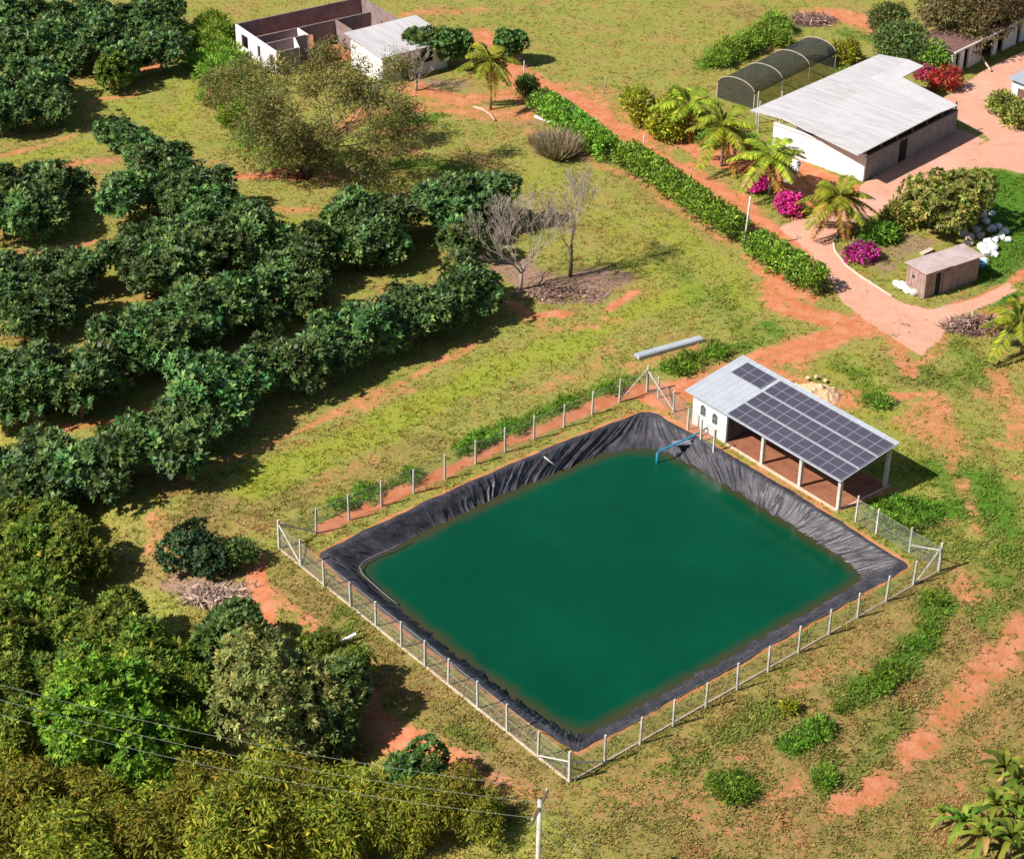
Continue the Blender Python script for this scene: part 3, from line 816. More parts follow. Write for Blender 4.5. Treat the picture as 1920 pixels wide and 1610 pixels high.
for v in (.1, 1.6, 3.1, D + .1): bm_.hexa([I(u, vv, RZ(vv) - .22) for u, vv in ((3.12, v - .06), (13.1, v - .06), (13.1, v + .06), (3.12, v + .06))], [I(u, vv, RZ(vv) - .075) for u, vv in ((3.12, v - .06), (13.1, v - .06), (13.1, v + .06), (3.12, v + .06))])
bm_.build('beam', 'beam', shed)
bb = MB(); bb.box(I, 3.12, 6.18, D + .08, D + .2, -.2, 3.0); bb.build('rear_wall', 'block', shed)
fl_ = MB(); fl_.box(I, 3.12, 12.88, .0, 4.4, -.1, .035); fl_.build('earth_floor', 'floorsoil', shed)
cb = MB(); cb.box(I, 3.3, 13.0, -.14, -.02, -.2, .12); cb.box(I, 12.9, 13.02, -.02, 4.6, -.2, .05); cb.build('base_kerb', 'curb', shed)
# panels: three bands of eleven over the bay, one band of three over the room
pw, pl = .885, 1.46
u_s = RU1 - .06 - 11 * pw


def panel(u0, v0, w_=pw, l_=pl):
    g = .030
    fr_ = MB(); qq = [(u0, v0), (u0 + w_ - .012, v0), (u0 + w_ - .012, v0 + l_), (u0, v0 + l_)]
    fr_.hexa([I(u, v, RZ(v) + .05) for u, v in qq], [I(u, v, RZ(v) + .09) for u, v in qq])
    # the pale line across the middle of a half-cut panel
    p = fr_.build('solar_panel', 'panelframe', shed)
    c = MB()
    for a0, a1 in ((g, l_ / 2 - .022), (l_ / 2 + .022, l_ - g)):
        qq = [(u0 + g, v0 + a0), (u0 + w_ - .012 - g, v0 + a0), (u0 + w_ - .012 - g, v0 + a1), (u0 + g, v0 + a1)]
        c.hexa([I(u, v, RZ(v) + .085) for u, v in qq], [I(u, v, RZ(v) + .094) for u, v in qq])
    c.build('cells', 'pv', p)


v_s = RV0 + .03
for b_ in range(3):
    for k in range(11): panel(u_s + k * pw, v_s + b_ * (pl + .13))
for k in range(3): panel(u_s - .35 - 3 * pw + k * pw, v_s + 2 * (pl + .13))

# long grey slab on the grass, rubble behind the shed
a, b_ = at(1198, 676), at(1320, 642); d = b_ - a
sl = MB(); fr = frame(a, math.atan2(d[1], d[0])); ln = np.linalg.norm(d[:2])
sl.box(fr, 0, ln, 0, .62, .02, .26); sl.box(fr, .05, ln - .05, .08, .54, .255, .30)
tag(sl.build('concrete_slab', 'roofgrey'), 'long narrow pale grey slab lying on the grass behind the fence corner', 'slab')


def rock_mesh(r, seed, sq=.75, rough=.28, sub=2):
    import bmesh
    bm = bmesh.new(); bmesh.ops.create_icosphere(bm, subdivisions=sub, radius=1.0)
    rr = random.Random(seed); off = [rr.uniform(0, 50) for _ in range(3)]
    pl_ = [(Vector((rr.gauss(0, 1), rr.gauss(0, 1), rr.gauss(0, 1))).normalized(), rr.uniform(.55, .95)) for _ in range(9)]
    for v in bm.verts:
        n_ = v.co.normalized(); k = 1.0
        for pn, pd in pl_:
            dd = n_.dot(pn)
            if dd > .05: k = min(k, pd / dd)
        k *= 1 + rough * .4 * (float(vnoise(n_.x * 2 + off[0], n_.y * 2 + n_.z + off[1])) - .5)
        v.co = Vector((n_.x * k, n_.y * k * rr.uniform(.98, 1.02), n_.z * k * sq)) * r
    me = bpy.data.meshes.new('rock'); bm.to_mesh(me); bm.free(); return me


def rock(name, px, py, r, mat, label, cat='rock', group=None, seed=None, sq=.75, lift=.35):
    p = at(px, py); me = rock_mesh(r, seed if seed is not None else int(px * 7 + py), sq)
    o = link(name, me, mat); o.location = (p[0], p[1], p[2] + r * lift); o.rotation_euler = (0, 0, random.uniform(0, 6))
    return tag(o, label, cat, group)


# heap of yellow rubble
def heap(name, pxc, rx, ry, h, mat, label, cat, seed=1, rough=.5):
    c = at(*pxc); n = 46; V = []; u = np.linspace(-1, 1, n); X, Y = np.meshgrid(u, u)
    r = np.hypot(X, Y); lump = fbm(X * 4.0 + seed * 7, Y * 4.0 + seed, 4); rid = np.abs(vnoise(X * 7 + seed, Y * 7) - .5) * 2
    Z = np.clip(1 - (r * (1 + .5 * (lump - .5))) ** 1.6, -.15, 1) * (.6 + .8 * (lump - .2) * rough * 1.6) + .22 * rid * (r < .92) * rough
    V = np.stack([c[0] + X * rx, c[1] + Y * ry, c[2] + Z * h - .08], -1).reshape(-1, 3)
    ix = np.arange(n * n).reshape(n, n); Q = np.stack([ix[:-1, :-1], ix[:-1, 1:], ix[1:, 1:], ix[1:, :-1]], -1).reshape(-1, 4)
    rc = r.reshape(-1)[Q].mean(1) < .97
    o = link(name, np_mesh(name, V, Q[rc]), mat); return tag(o, label, cat)


heap('rubble_heap', (1525, 741), 1.9, 1.6, .8, 'sand', 'low heap of tan sand and broken stone behind the solar roofed shed', 'rubble heap', 3, .8)
for i, (px, py, r, lb) in enumerate([(1492, 722, .26, 'left end'), (1503, 742, .2, 'lower left edge'), (1514, 714, .28, 'upper left slope'), (1530, 712, .3, 'top'), (1548, 718, .27, 'upper right slope'), (1562, 730, .25, 'right end'), (1553, 748, .23, 'lower right edge'), (1535, 752, .22, 'front foot'), (1521, 733, .27, 'middle'), (1541, 734, .25, 'middle right')]):
    top = i in (2, 3, 4, 8, 9)
    rock('limestone_block', px, py, r * .62, 'limerock', 'yellowish stone block at the %s of the rubble heap' % lb, 'stone block', 'stone blocks of the rubble heap', i + 60, .8, 1.3 if top else .4)

# white rocks of the garden and others
WR = [(1858, 432, .34), (1872, 428, .36), (1884, 437, .34), (1876, 447, .38), (1890, 452, .30), (1866, 452, .32), (1852, 459, .40), (1842, 466, .36), (1860, 468, .42), (1848, 478, .40), (1864, 480, .30), (1834, 487, .26), (1845, 492, .30)]
WL = ['second from the top of the string', 'at the top of the string', 'at the upper right', 'upper middle, between two others', 'rightmost of the string', 'in the middle of the string, on its left', 'left, where the string bends', 'left edge below the bend', 'biggest, below the bend', 'low in the string beside the biggest', 'lower right, beside the lawn', 'nearest the shack roof', 'lowest, by the shack corner']
for (px, py, r), lb in zip(WR, WL):
    rock('white_rock', px, py, r * 1.25, 'whiterock', 'white garden rock ' + lb, 'rock', 'white rocks edging the garden lawn')
for (px, py, r), lb in zip([(1806, 440, .36), (1818, 447, .34), (1830, 436, .36), (1838, 444, .32), (1816, 460, .34), (1838, 462, .26)], ['leftmost by the round tree', 'middle left', 'upper', 'right end', 'lower left', 'lowest, touching the white ones']):
    rock('pinkish_rock', px, py, r * 1.25, 'pinkrock', 'pinkish garden rock, %s of the pink ones' % lb, 'rock', 'pinkish rocks beside the round tree')
for (px, py, r), lb in zip([(1848, 418, .38), (1842, 405, .42), (1860, 403, .34)], ['lower one', 'left one', 'right one']):
    rock('shaded_rock', px, py, r, 'whiterock', 'pale rock in the shade of the round tree, %s' % lb, 'rock', 'rocks in the tree shade')
for (px, py, r), lb in zip([(1688, 540, .42), (1700, 547, .40), (1713, 553, .36), (1680, 532, .24)], ['second from the left', 'third from the left', 'nearest the shack door', 'leftmost and smallest']):
    rock('white_sack', px, py, r * 1.3, 'whiterock', 'white sack at the left end of the wooden shack, %s' % lb, 'sack', 'white sacks by the shack', None, .7)

# short white board and its prop by the lower-left bank
p = at(641, 1206); p2 = at(668, 1199)
b = MB().tube([p + [0, 0, .18], p2 + [0, 0, .42]], .09, 8); tag(b.build('white_drainpipe', 'white', None, False), 'short white pipe end sticking out of the bank left of the pond', 'pipe')

gk = [at(*q) + [0, 0, .03] for q in ((1600, 428), (1572, 438), (1562, 452), (1566, 472), (1588, 500), (1618, 522), (1648, 541), (1672, 556))]
tag(MB().tube(gk, .09, 6).build('garden_kerb', 'curb', None, True), 'low pale curved kerb edging the garden bed beside the drive', 'kerb')
# blue intake pipe with its little raft
it = thing('intake_pipe', 'bright blue intake pipe reaching from the shed into the pond', 'pipe', (0, 0, 0))
a0 = at(1232, 848, -.15); a1 = at(1290, 822, .25); a2 = at(1330, 800, .35)
MB().tube([a0 + [0, 0, -1.4], a0 + [0, 0, -.03], a0 + (a1 - a0) * .06 + [0, 0, .04], a1, a2], .065, 8).build('pipe', 'bluepipe', it, True)
fl = MB(); fr = frame(at(1262, 832, -.1), math.radians(12))
for k in range(6): fl.box(fr, .0 + k * .2, .17 + k * .2, -.28, .28, -.10, -.05)
fl.build('platform', 'panelframe', it)
st = MB(); st.tube([fr(.1, -.25, -1.3), fr(.1, -.25, -.05)], .03, 5); st.tube([fr(.1, .25, -1.3), fr(.1, .25, -.05)], .03, 5); st.tube([fr(1.1, -.25, -.9), fr(1.1, -.25, -.05)], .03, 5); st.build('leg', 'panelframe', it)
# inlet pipe on the far-left bank, hose along the left corner
b = MB().tube([at(1020, 856, .05), at(1030, 864, -.1), at(1046, 876, -.6)], .05, 6); tag(b.build('inlet_pipe', 'conc', None, True), 'short pale pipe running down the liner of the far left bank', 'pipe')
hp = [(765, 1012, -.62), (735, 1028, -.66), (705, 1040, -.68), (682, 1052, -.68), (674, 1062, -.67), (678, 1074, -.68), (695, 1090, -.70), (715, 1108, -.72), (745, 1132, -.76)]
b = MB().tube([at(*q[:2], q[2] + .02) for q in hp], .035, 6); tag(b.build('hose', 'hose', None, True), 'pale hose curling round the left corner of the pond liner', 'hose')

# ------------------------------------------------------------------ white roofed house
HA = math.radians(47.6)                    # u runs along the long side (away), v to the left
hb = at(1617, 341, 0)
H = frame((0, 0), 0)
house = thing('house', 'low white house with a wide pale flat roof beside the palms', 'house', (hb[0], hb[1], 0), HA)


def loc(px, py, z):
    """Into the house's own frame."""
    p = at(px, py, z); dx, dy = p[0] - hb[0], p[1] - hb[1]; c, s_ = math.cos(HA), math.sin(HA)
    return np.array([dx * c + dy * s_, -dx * s_ + dy * c, z])


A, A2, B_, C_ = loc(1407, 207, 3.0), loc(1467, 222, 3.02), loc(1609, 291, 3.0), loc(1796, 198, 3.0)
Dn, E_, Fq_, G_ = loc(1692, 145, 3.05), loc(1732, 124, 3.05), loc(1704, 112, 3.25), loc(1648, 102, 3.3)
K1, K2 = loc(1763, 211, 3.16), loc(1630, 146, 3.2)
rm = MB(); rm.slab([tuple(p) for p in (A, A2, B_, K1, K2, Fq_, G_)], .09); rm.build('roof', 'fibre', house)
rs = MB(); rs.slab([tuple(p) for p in (K1 + [0, 0, -.004], C_, Dn, K2 + [0, 0, -.004])], .08); rs.slab([tuple(p) for p in (K2 + [0, 0, -.006], Dn + [0, 0, .0], E_, Fq_ + [0, 0, -.006])], .08)
rs.build('roof_strip', 'palesheet', house)
# lapped joints of the sheets, running down the slope
jt = MB()
for u in np.arange(B_[0] + .9, K1[0] - .3, 1.1):
    q_ = B_ + (K1 - B_) * (u - B_[0]) / (K1[0] - B_[0]); f = (u - A[0]) / (G_[0] - A[0]); p = A + (G_ - A) * f; q2 = K1 + (K2 - K1) * .0
    d_ = q_ - p; b0, b1 = p + d_ * .02, q_ - d_ * .01; e_ = np.array([.05, 0, 0])
    jt.hexa([tuple(b1), tuple(b1 + e_), tuple(b0 + e_), tuple(b0)], [tuple(x + [0, 0, .012]) for x in (b1, b1 + e_ * .6, b0 + e_ * .6, b0)])
jt.build('sheet_joints', 'fibre', house)
wt, ww = 2.12, .18
hw = MB()
SW = 8.6         # width of the walled block
dv = 1.1
hw.box(H, ww, 5.0, 0, ww, -.2, wt); hw.box(H, 6.2, 13.6, 0, ww, -.2, wt); hw.box(H, 5.0, 6.2, 0, ww, 1.95, wt)
hw.box(H, 13.42, 13.6, ww, SW, -.2, wt); hw.box(H, 2.6, 13.42, SW - ww, SW, -.2, 2.7)
hw.build('wall', 'block', house)
dr = MB(); dr.box(H, 5.02, 6.18, 0.08, .13, -.1, 1.94); dr.build('door', 'darkhole', house)  # dark panel painted as the shade in the door opening
cl = MB()
for k in range(7): cl.box(H, .1 + k * 2.2, .22 + k * 2.2, .03, .15, wt, 2.93)
cl.box(H, 0, 13.6, -.04, .02, wt - .02, wt + .06); cl.build('eave_post', 'beam', house)
cg = MB(); cg.box(H, .3, 13.3, 1.3, 1.38, 2.0, 2.9); cg.build('ceiling_board', 'beam', house)
# whitewashed end wall facing the palms
ev = loc(1463, 230, wt)[1]
gw_ = MB(); gw_.box(H, -.03, ww, ww, ev, -.2, 2.38); gw_.box(H, .0, ww, -.03, ww, -.2, 2.36); gw_.build('end_wall', 'white', house)
for q_, zt in ((loc(1421, 250, 0), 2.9), (loc(1418, 232, 0), 2.9), (loc(1462, 232, 0), 2.9)):
    MB().tube([(q_[0], q_[1], -.2), (q_[0], q_[1], zt)], .07, 6).build('porch_post', 'conc', house)
bp = at(1500, 342); lb_ = MB(); f_ = frame(bp, HA); lb_.hexa([f_(-.9, .1, 0), f_(-.85, .1, 0), f_(-.85, 1.1, 0), f_(-.9, 1.1, 0)], [f_(.1, .1, 1.7), f_(.15, .1, 1.7), f_(.15, 1.0, 1.7), f_(.1, 1.0, 1.7)])
tag(lb_.build('leaning_board', 'whitewall'), 'pale board leaning at the foot of the white end wall', 'board')

# ------------------------------------------------------------------ shade tunnel
ta, tb = at(1413, 205, 0), at(1565, 128, 0); tc_ = at(1357, 180, 0)
d = tb - ta; TL = np.linalg.norm(d[:2]); TA = math.atan2(d[1], d[0])
tun = thing('shade_tunnel', 'dark netted shade tunnel on pale hoops behind the white house', 'greenhouse', (ta[0], ta[1], 0), TA)
TW = 3.9; wallh = 1.35; hr = .95; NS = 12


def arch(u, k=NS):
    return [np.array([u, TW / 2 - TW / 2 * math.cos(PI * i / k), wallh + hr * math.sin(PI * i / k)]) for i in range(k + 1)]


nb = MB(); ring = [arch(u) for u in np.linspace(0, TL, 13)]
V = [tuple(p + [0, 0, -.05 * (j % 4 != 0)]) for j, r in enumerate(ring) for p in r]; k = NS + 1
nb.add(V, [(j * k + i, j * k + i + 1, (j + 1) * k + i + 1, (j + 1) * k + i) for j in range(12) for i in range(NS)])
nb.build('net_roof', 'net', tun, True)
ne = MB(); ne.add([(0, 0, .0), (0, TW, .0)] + [tuple(p) for p in arch(-.02)[::-1]], [tuple(range(NS + 3))]); ne.add([(0, TW - .02, 0), (TL, TW - .02, 0), (TL, TW - .02, wallh), (0, TW - .02, wallh)], [(0, 1, 2, 3)])
ne.add([(TL, 0, 0.), (TL, TW, .0)] + [tuple(p) for p in arch(TL + .02)[::-1]], [tuple(range(NS + 3))])
ne.build('net_wall', 'net', tun)
for u in np.linspace(0, TL, 4):
    hp_ = MB(); hp_.tube([p + [0, 0, .03] for p in arch(u)], .05, 6); hp_.build('hoop', 'barkgrey', tun, True)
    for v in (0, TW): MB().tube([(u, v, -.1), (u, v, wallh)], .055, 6).build('post', 'conc', tun)

# ------------------------------------------------------------------ long ruined outbuilding, upper right
oa, ob = at(1783, 142, 0), at(1935, 68, 0); d = ob - oa; OL = np.linalg.norm(d[:2]) + 8; OA = math.atan2(d[1], d[0])
out = thing('outbuilding', 'long low white outbuilding with doorways and a crumbling brown roof', 'outbuilding', (oa[0], oa[1], 0), OA)
ow = MB(); oh = 2.3; cur = 0
DO = [(.5, 1.2, 0, 1.9), (1.9, 2.7, 0, 2.0), (4.9, 6.9, 0, 1.7), (7.6, 8.7, 0, 2.1), (11.0, 11.7, 0, 1.9), (12.8, 13.4, 0.6, 1.8), (14.4, 15.2, 0, 2.0), (17.0, 17.6, .8, 1.8)]
for u0, u1, z0, z1 in DO:
    ow.box(I, cur, u0, 0, .2, -.2, oh); ow.box(I, u0, u1, 0, .2, z1, oh)
    if z0: ow.box(I, u0, u1, 0, .2, -.2, z0)
    cur = u1
ow.box(I, cur, OL, 0, .2, -.2, oh); ow.box(I, 0, .2, .2, 3.4, -.2, oh); ow.box(I, OL - .2, OL, .2, 3.4, -.2, oh); ow.box(I, .2, OL - .2, 3.2, 3.4, -.2, oh + .3)
ow.build('wall', 'whitewall', out)
dk = MB(); dk.box(I, .2, OL - .2, 1.0, 1.05, -.1, oh - .1); dk.build('inner_wall', 'darkhole', out)  # near-black sheet that paints the dark behind the doorways
orf = MB()
q = [(-.5, -.35), (9.2, -.35), (9.2, 3.7), (-.5, 3.7)]; zz = lambda v: 2.34 + .09 * (v + .35)
orf.hexa([I(u, v, zz(v)) for u, v in q], [I(u, v, zz(v) + .1) for u, v in q])
q = [(9.8, .0), (OL + .2, .0), (OL + .2, 3.7), (9.8, 3.7)]
orf.hexa([I(u, v, zz(v)) for u, v in q], [I(u, v, zz(v) + .1) for u, v in q])
orf.build('roof', 'tile', out)
tr_ = MB(); tr_.hexa([I(u, v, zz(v) - .02) for u, v in ((-.55, -.47), (9.2, -.47), (9.2, -.36), (-.55, -.36))], [I(u, v, zz(v) + .14) for u, v in ((-.55, -.47), (9.2, -.47), (9.2, -.36), (-.55, -.36))]); tr_.build('roof_edge', 'whitewall', out)
a, b_ = at(1830, 118), at(1858, 136); tag(MB().tube([a + [0, 0, 1.2], (a + b_) / 2 + [0, 0, .6], b_ + [0, 0, .15]], [.12, .1, .09], 7).build('leaning_log', 'log'), 'pale log leaning against the long outbuilding wall', 'log')

# small grey shed cut by the right edge
g0 = at(1894, 203, 0); GA = math.radians(47); gs = thing('metal_shed', 'small pale shed with a bluish metal roof at the right edge of the yard', 'shed', (g0[0], g0[1], 0), GA)
gw = MB(); gw.box(I, 0, 6, 0, .15, -.2, 2.6); gw.box(I, 0, .15, -3.4, 0, -.2, 2.6); gw.box(I, .15, 6, -3.4, -3.25, -.2, 2.4); gw.box(I, 5.85, 6, -3.25, 0, -.2, 2.6); gw.build('wall', 'white', gs)
gd = MB(); gd.box(I, -.03, .0, -2.6, -.5, 0, 2.0); gd.build('door', 'tile', gs)
gr_ = MB(); q = [(-.4, -3.8), (6.4, -3.8), (6.4, .4), (-.4, .4)]; gr_.hexa([I(u, v, 2.72 + .06 * v) for u, v in q], [I(u, v, 2.79 + .06 * v) for u, v in q]); gr_.build('roof', 'roofgrey', gs)

# ------------------------------------------------------------------ faded wooden shack
s0 = at(1731, 561, 0); KA = math.radians(34.5)
shack = thing('wooden_shack', 'small faded pink wooden shack with a flat sheet roof by the drive', 'shack', (s0[0], s0[1], 0), KA)
kl, kw, kh = 5.35, 1.9, 2.0
sw_ = MB()
cur = 0
for u0, u1, z1 in ((1.05, 1.55, 1.8),):
    sw_.box(I, 0, u0, 0, .1, -.2, kh); sw_.box(I, u1, kl, 0, .1, -.2, kh); sw_.box(I, u0, u1, 0, .1, z1, kh)
sw_.box(I, 0, .1, .1, kw, -.2, kh); sw_.box(I, kl - .1, kl, .1, kw, -.2, kh); sw_.box(I, .1, kl - .1, kw - .1, kw, -.2, kh)
sw_.build('wall', 'pink wood', shack)
pk = MB()
for k in range(18):
    u = .06 + k * .3
    if 0.95 < u < 1.6: continue
    pk.box(I, u, u + .035, -.025, -.002, -.1, kh - .03)
pk.build('batten', 'pink wood', shack); pk = MB()
for k in range(6): pk.box(I, -.025, -.002, .15 + k * .3, .185 + k * .3, -.1, kh - .03)
pk.build('batten', 'pink wood', shack)
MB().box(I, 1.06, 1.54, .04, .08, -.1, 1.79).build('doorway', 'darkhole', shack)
dd_ = MB(); dd_.box(I, 1.75, 2.45, -.07, -.03, .05, 1.75); dd_.build('door', 'pink wood', shack)
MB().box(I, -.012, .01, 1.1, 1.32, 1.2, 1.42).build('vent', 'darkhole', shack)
ks = MB(); zt = lambda u, v: kh + .03 + .03 * v
for u0, u1, zo in ((-.22, 2.5, .05), (2.44, 5.6, .0)):
    q = [(u0, -.18), (u1, -.18), (u1, kw + .15), (u0, kw + .15)]
    ks.hexa([I(u, v, zt(u, v) + zo) for u, v in q], [I(u, v, zt(u, v) + zo + .045) for u, v in q])
ks.build('roof', 'pinkroof', shack)
a, b_ = at(1727, 480), at(1748, 470); sb = MB(); fr = frame(a, math.atan2((b_ - a)[1], (b_ - a)[0])); sb.box(fr, 0, 1.3, -.2, .2, .15, .22)
sb.box(fr, .1, .25, -.15, .15, 0, .15); sb.box(fr, 1.05, 1.2, -.15, .15, 0, .15); tag(sb.build('plank_bench', 'curb'), 'low pale plank bench behind the wooden shack', 'bench')
wb = at(1838, 503); kk = thing('blue_tub', 'blue tub with white rim beside the wooden shack', 'tub', wb)
bt = MB(); n_ = 16
pr = [(.30, .0), (.38, .55), (.34, .55), (.27, .05)]
V = [(r * math.cos(2 * PI * i / n_), r * math.sin(2 * PI * i / n_), z) for r, z in pr for i in range(n_)]
bt.add(V, [(j * n_ + i, j * n_ + (i + 1) % n_, (j + 1) * n_ + (i + 1) % n_, (j + 1) * n_ + i) for j in range(3) for i in range(n_)] + [tuple(range(n_))[::-1], tuple(3 * n_ + i for i in range(n_))])
bt.build('body', 'bluepipe', kk, True)
MB().tube([(.37 * math.cos(2 * PI * i / 20), .37 * math.sin(2 * PI * i / 20), .56) for i in range(21)], .035, 6, False).build('rim', 'white', kk, True)

# ------------------------------------------------------------------ roofless house shell, upper left
zt_ = 2.25
W = lambda px, py: at(px, py, zt_)
shell = thing('roofless_house', 'unfinished roofless house shell with white outer walls and bare rooms', 'house', (*at(519, 99, zt_)[:2], 0))
so = np.array([*shell.location])


def wall(b, p, q_, th=.16, ops=(), h=zt_, z0=-.2):
    """Wall between two plan points with openings (from, to, sill, head) in metres from p."""
    p = np.array(p[:2]) - so[:2]; q_ = np.array(q_[:2]) - so[:2]; d = q_ - p; ln = np.linalg.norm(d); fr = frame(p, math.atan2(d[1], d[0])); cur = 0
    for u0, u1, s_, h_ in ops:
        b.box(fr, cur, u0, 0, th, z0, h)
        if s_ > 0: b.box(fr, u0, u1, 0, th, z0, s_)
        if h_ < h: b.box(fr, u0, u1, 0, th, h_, h)
        cur = u1
    b.box(fr, cur, ln, 0, th, z0, h); return ln, fr


P1, P2 = W(441, 46), W(519, 99); d = P2 - P1; ln1 = np.linalg.norm(d[:2])
dr_ = np.array([math.cos(math.radians(14)), math.sin(math.radians(14)), 0])
bk = W(567, 19) - P1
ow_ = MB(); wall(ow_, P1, P2, ops=[(ln1 * .14, ln1 * .30, .5, 1.75), (ln1 * .53, ln1 * .60, .6, 1.7), (ln1 * .82, ln1 * .90, .5, 1.7)]); ow_.build('wall', 'whitewall', shell)
iw = MB()
back2 = P1 + bk * 1.9
wall(iw, P1 + bk * .012, back2)
i1 = P1 + d * .46; wall(iw, i1 + bk * .012, i1 + bk * 1.75, ops=[(3.2, 6.0, 0, 1.3)], h=zt_ - .05)
i2 = P1 + d * .70; wall(iw, i2 + bk * .012, i2 + bk * .62, h=zt_ - .03)
wall(iw, P2 + bk * .0, P2 + bk * .32); iw.build('inner_wall', 'plaster', shell)
i3 = P1 + bk * .62; e1 = MB(); wall(e1, i1 + bk * .63, i2 + bk * .63, h=zt_ - .06); e1.build('partition', 'whitewall', shell)
e2 = MB(); wall(e2, P2 + bk * .33, i2 + bk * .45, h=zt_ - .04); e2.build('gable_stub', 'white', shell)
cc = MB(); wall(cc, back2, back2 + d * .85); wall(cc, i1 + bk * 1.2, P2 + bk * 1.2, h=zt_ - .07); cc.build('cross_wall', 'plaster', shell)
fl = MB(); z_ = .03; c_ = [P1, back2, back2 + d * .85, P2 + bk * 1.2, P2]; fl.slab([tuple(np.append(p[:2] - so[:2], z_)) for p in c_][::-1], .05); fl.build('earth_floor', 'redsoil', shell)

# small white house whose corner shows beyond the feathery tree
w0 = at(718, 158, 0); cot = thing('cottage', 'small white cottage with a grey sheet roof beyond the feathery tree', 'house', (w0[0], w0[1], 0), math.radians(38))
cw = MB(); cw.box(I, 0, 7, 0, .2, -.2, 2.5); cw.box(I, 0, .2, .2, 5, -.2, 2.5); cw.box(I, 6.8, 7, .2, 5, -.2, 2.5); cw.box(I, .2, 6.8, 4.8, 5, -.2, 2.5); cw.build('wall', 'whitewall', cot)
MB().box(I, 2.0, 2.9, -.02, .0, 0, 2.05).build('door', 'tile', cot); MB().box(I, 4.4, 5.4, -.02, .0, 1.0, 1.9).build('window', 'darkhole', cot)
cr_ = MB(); q = [(-.4, -.4), (7.4, -.4), (7.4, 5.4), (-.4, 5.4)]; cr_.hexa([I(u, v, 2.55 + .1 * v) for u, v in q], [I(u, v, 2.63 + .1 * v) for u, v in q]); cr_.build('roof', 'fibre', cot)

# ------------------------------------------------------------------ posts, poles, logs, wires
def pole(px, py, h, r, name, label, cat, lean=(0, 0), mat='conc'):
    p = at(px, py); b = MB().tube([p + [0, 0, -.3], p + [lean[0], lean[1], h]], [r, r * .75], 8)
    return tag(b.build(name, mat, None, True), label, cat)


pole(1394, 468, 4.4, .10, 'utility_pole', 'tall slim concrete pole standing between two lengths of hedge', 'pole', (.2, 0))
pole(1206, 285, 1.5, .07, 'track_post', 'short weathered post beside the dirt track above the hedge', 'post')
pole(1132, 176, 1.7, .06, 'dead_stump', 'thin grey dead stem standing on the grass right of the track', 'post', (.15, 0), 'barkgrey')
pole(982, 152, 1.9, .06, 'gate_post', 'thin post at the top end of the hedge by the track', 'post')
pole(1738, 50, 6.5, .28, 'tree_stump', 'tall pale broken tree trunk behind the white house', 'tree trunk', (.3, .2), 'barkgrey')
a = [at(888, 203), at(905, 208), at(920, 218), at(928, 228)]
tag(MB().tube([p + [0, 0, .12] for p in a], [.12, .13, .11, .08], 7).build('fallen_log', 'log', None, True), 'curved pale fallen log on bare ground below the lone palm', 'log')
a, b_ = at(1003, 222), at(1040, 236)
tag(MB().tube([a + [0, 0, .15], b_ + [0, 0, .2]], .14, 7).build('trough', 'whitewall'), 'whitish trough lying at the foot of the hedge', 'trough')
pz = 6.2
pt = at(1012, 1512, pz); pole_base = np.array([pt[0], pt[1], float(ground_z(pt[0], pt[1]))])
up = thing('utility_pole', 'concrete power pole with a crossarm at the bottom edge carrying three lines', 'pole', pole_base)
hp_ = pz - pole_base[2]
MB().tube([(0, 0, -.4), (0, 0, hp_ + .4)], [.16, .11], 10).build('pole', 'conc', up, True)
ca = math.radians(72); MB().box(frame((0, 0), ca), -1.2, 1.2, -.06, .06, hp_ - .06, hp_ + .06).build('crossarm', 'bark', up)
ins = [(-1.05, 0), (0, .0), (1.05, 0)]
for q_ in ins: f_ = frame((0, 0), ca)(q_[0], 0, hp_ + .06); MB().tube([f_, (f_[0], f_[1], f_[2] + .18)], [.05, .035], 8).build('insulator', 'conc', up, True)
for (qx, qa, lb) in zip([1.05, 0, -1.05], [(-60, 1244), (-60, 1272), (-60, 1300)], ['uppermost', 'middle', 'lowest']):
    f_ = frame(pole_base, ca)(qx, 0, pz + .24); b_ = np.array(f_); a = at(*qa, 6.6); d = b_ - a; a = a - d * .25; N = 40
    pts = [a + (b_ - a) * t + [0, 0, -1.2 * 4 * t * (1 - t)] for t in np.linspace(0, 1, N)]
    pts += [b_ + np.array([14, -22, .2]) * t + [0, 0, -.8 * 4 * t * (1 - t)] for t in np.linspace(.04, 1, 20)]
    tag(MB().tube(pts, .011, 4).build('power_line', 'cable'), '%s of the three thin power lines crossing the lower left trees' % lb, 'power line', 'power lines over the lower left trees')
#SECTION3

# ------------------------------------------------------------------ vegetation
def unit(v): return v / (np.linalg.norm(v, axis=-1, keepdims=True) + 1e-9)


def leaves(pos, axis, nrm, Ln, Wd, col, fold=.0):
    """Diamond leaves: one face each, lying along axis, facing nrm."""
    axis = unit(axis); side = unit(np.cross(nrm, axis)); n_ = len(pos)
    Ln = np.broadcast_to(Ln, (n_,))[:, None]; Wd = np.broadcast_to(Wd, (n_,))[:, None]
    V = np.stack([pos, pos + axis * Ln * .45 + side * Wd / 2, pos + axis * Ln, pos + axis * Ln * .45 - side * Wd / 2], 1).reshape(-1, 3)
    return V, np.arange(4 * n_).reshape(-1, 4), np.repeat(col, 4, 0)


def palette(r, n_, cols, jit=.22):
    """Random leaf colours mixed from a few tones."""
    c = np.array(cols); i = r.integers(0, len(c), n_); j = r.integers(0, len(c), n_); t = r.random((n_, 1))
    x = c[i] * (1 - t) + c[j] * t
    return np.clip(x * (1 + jit * r.normal(size=(n_, 1))), .002, 1)


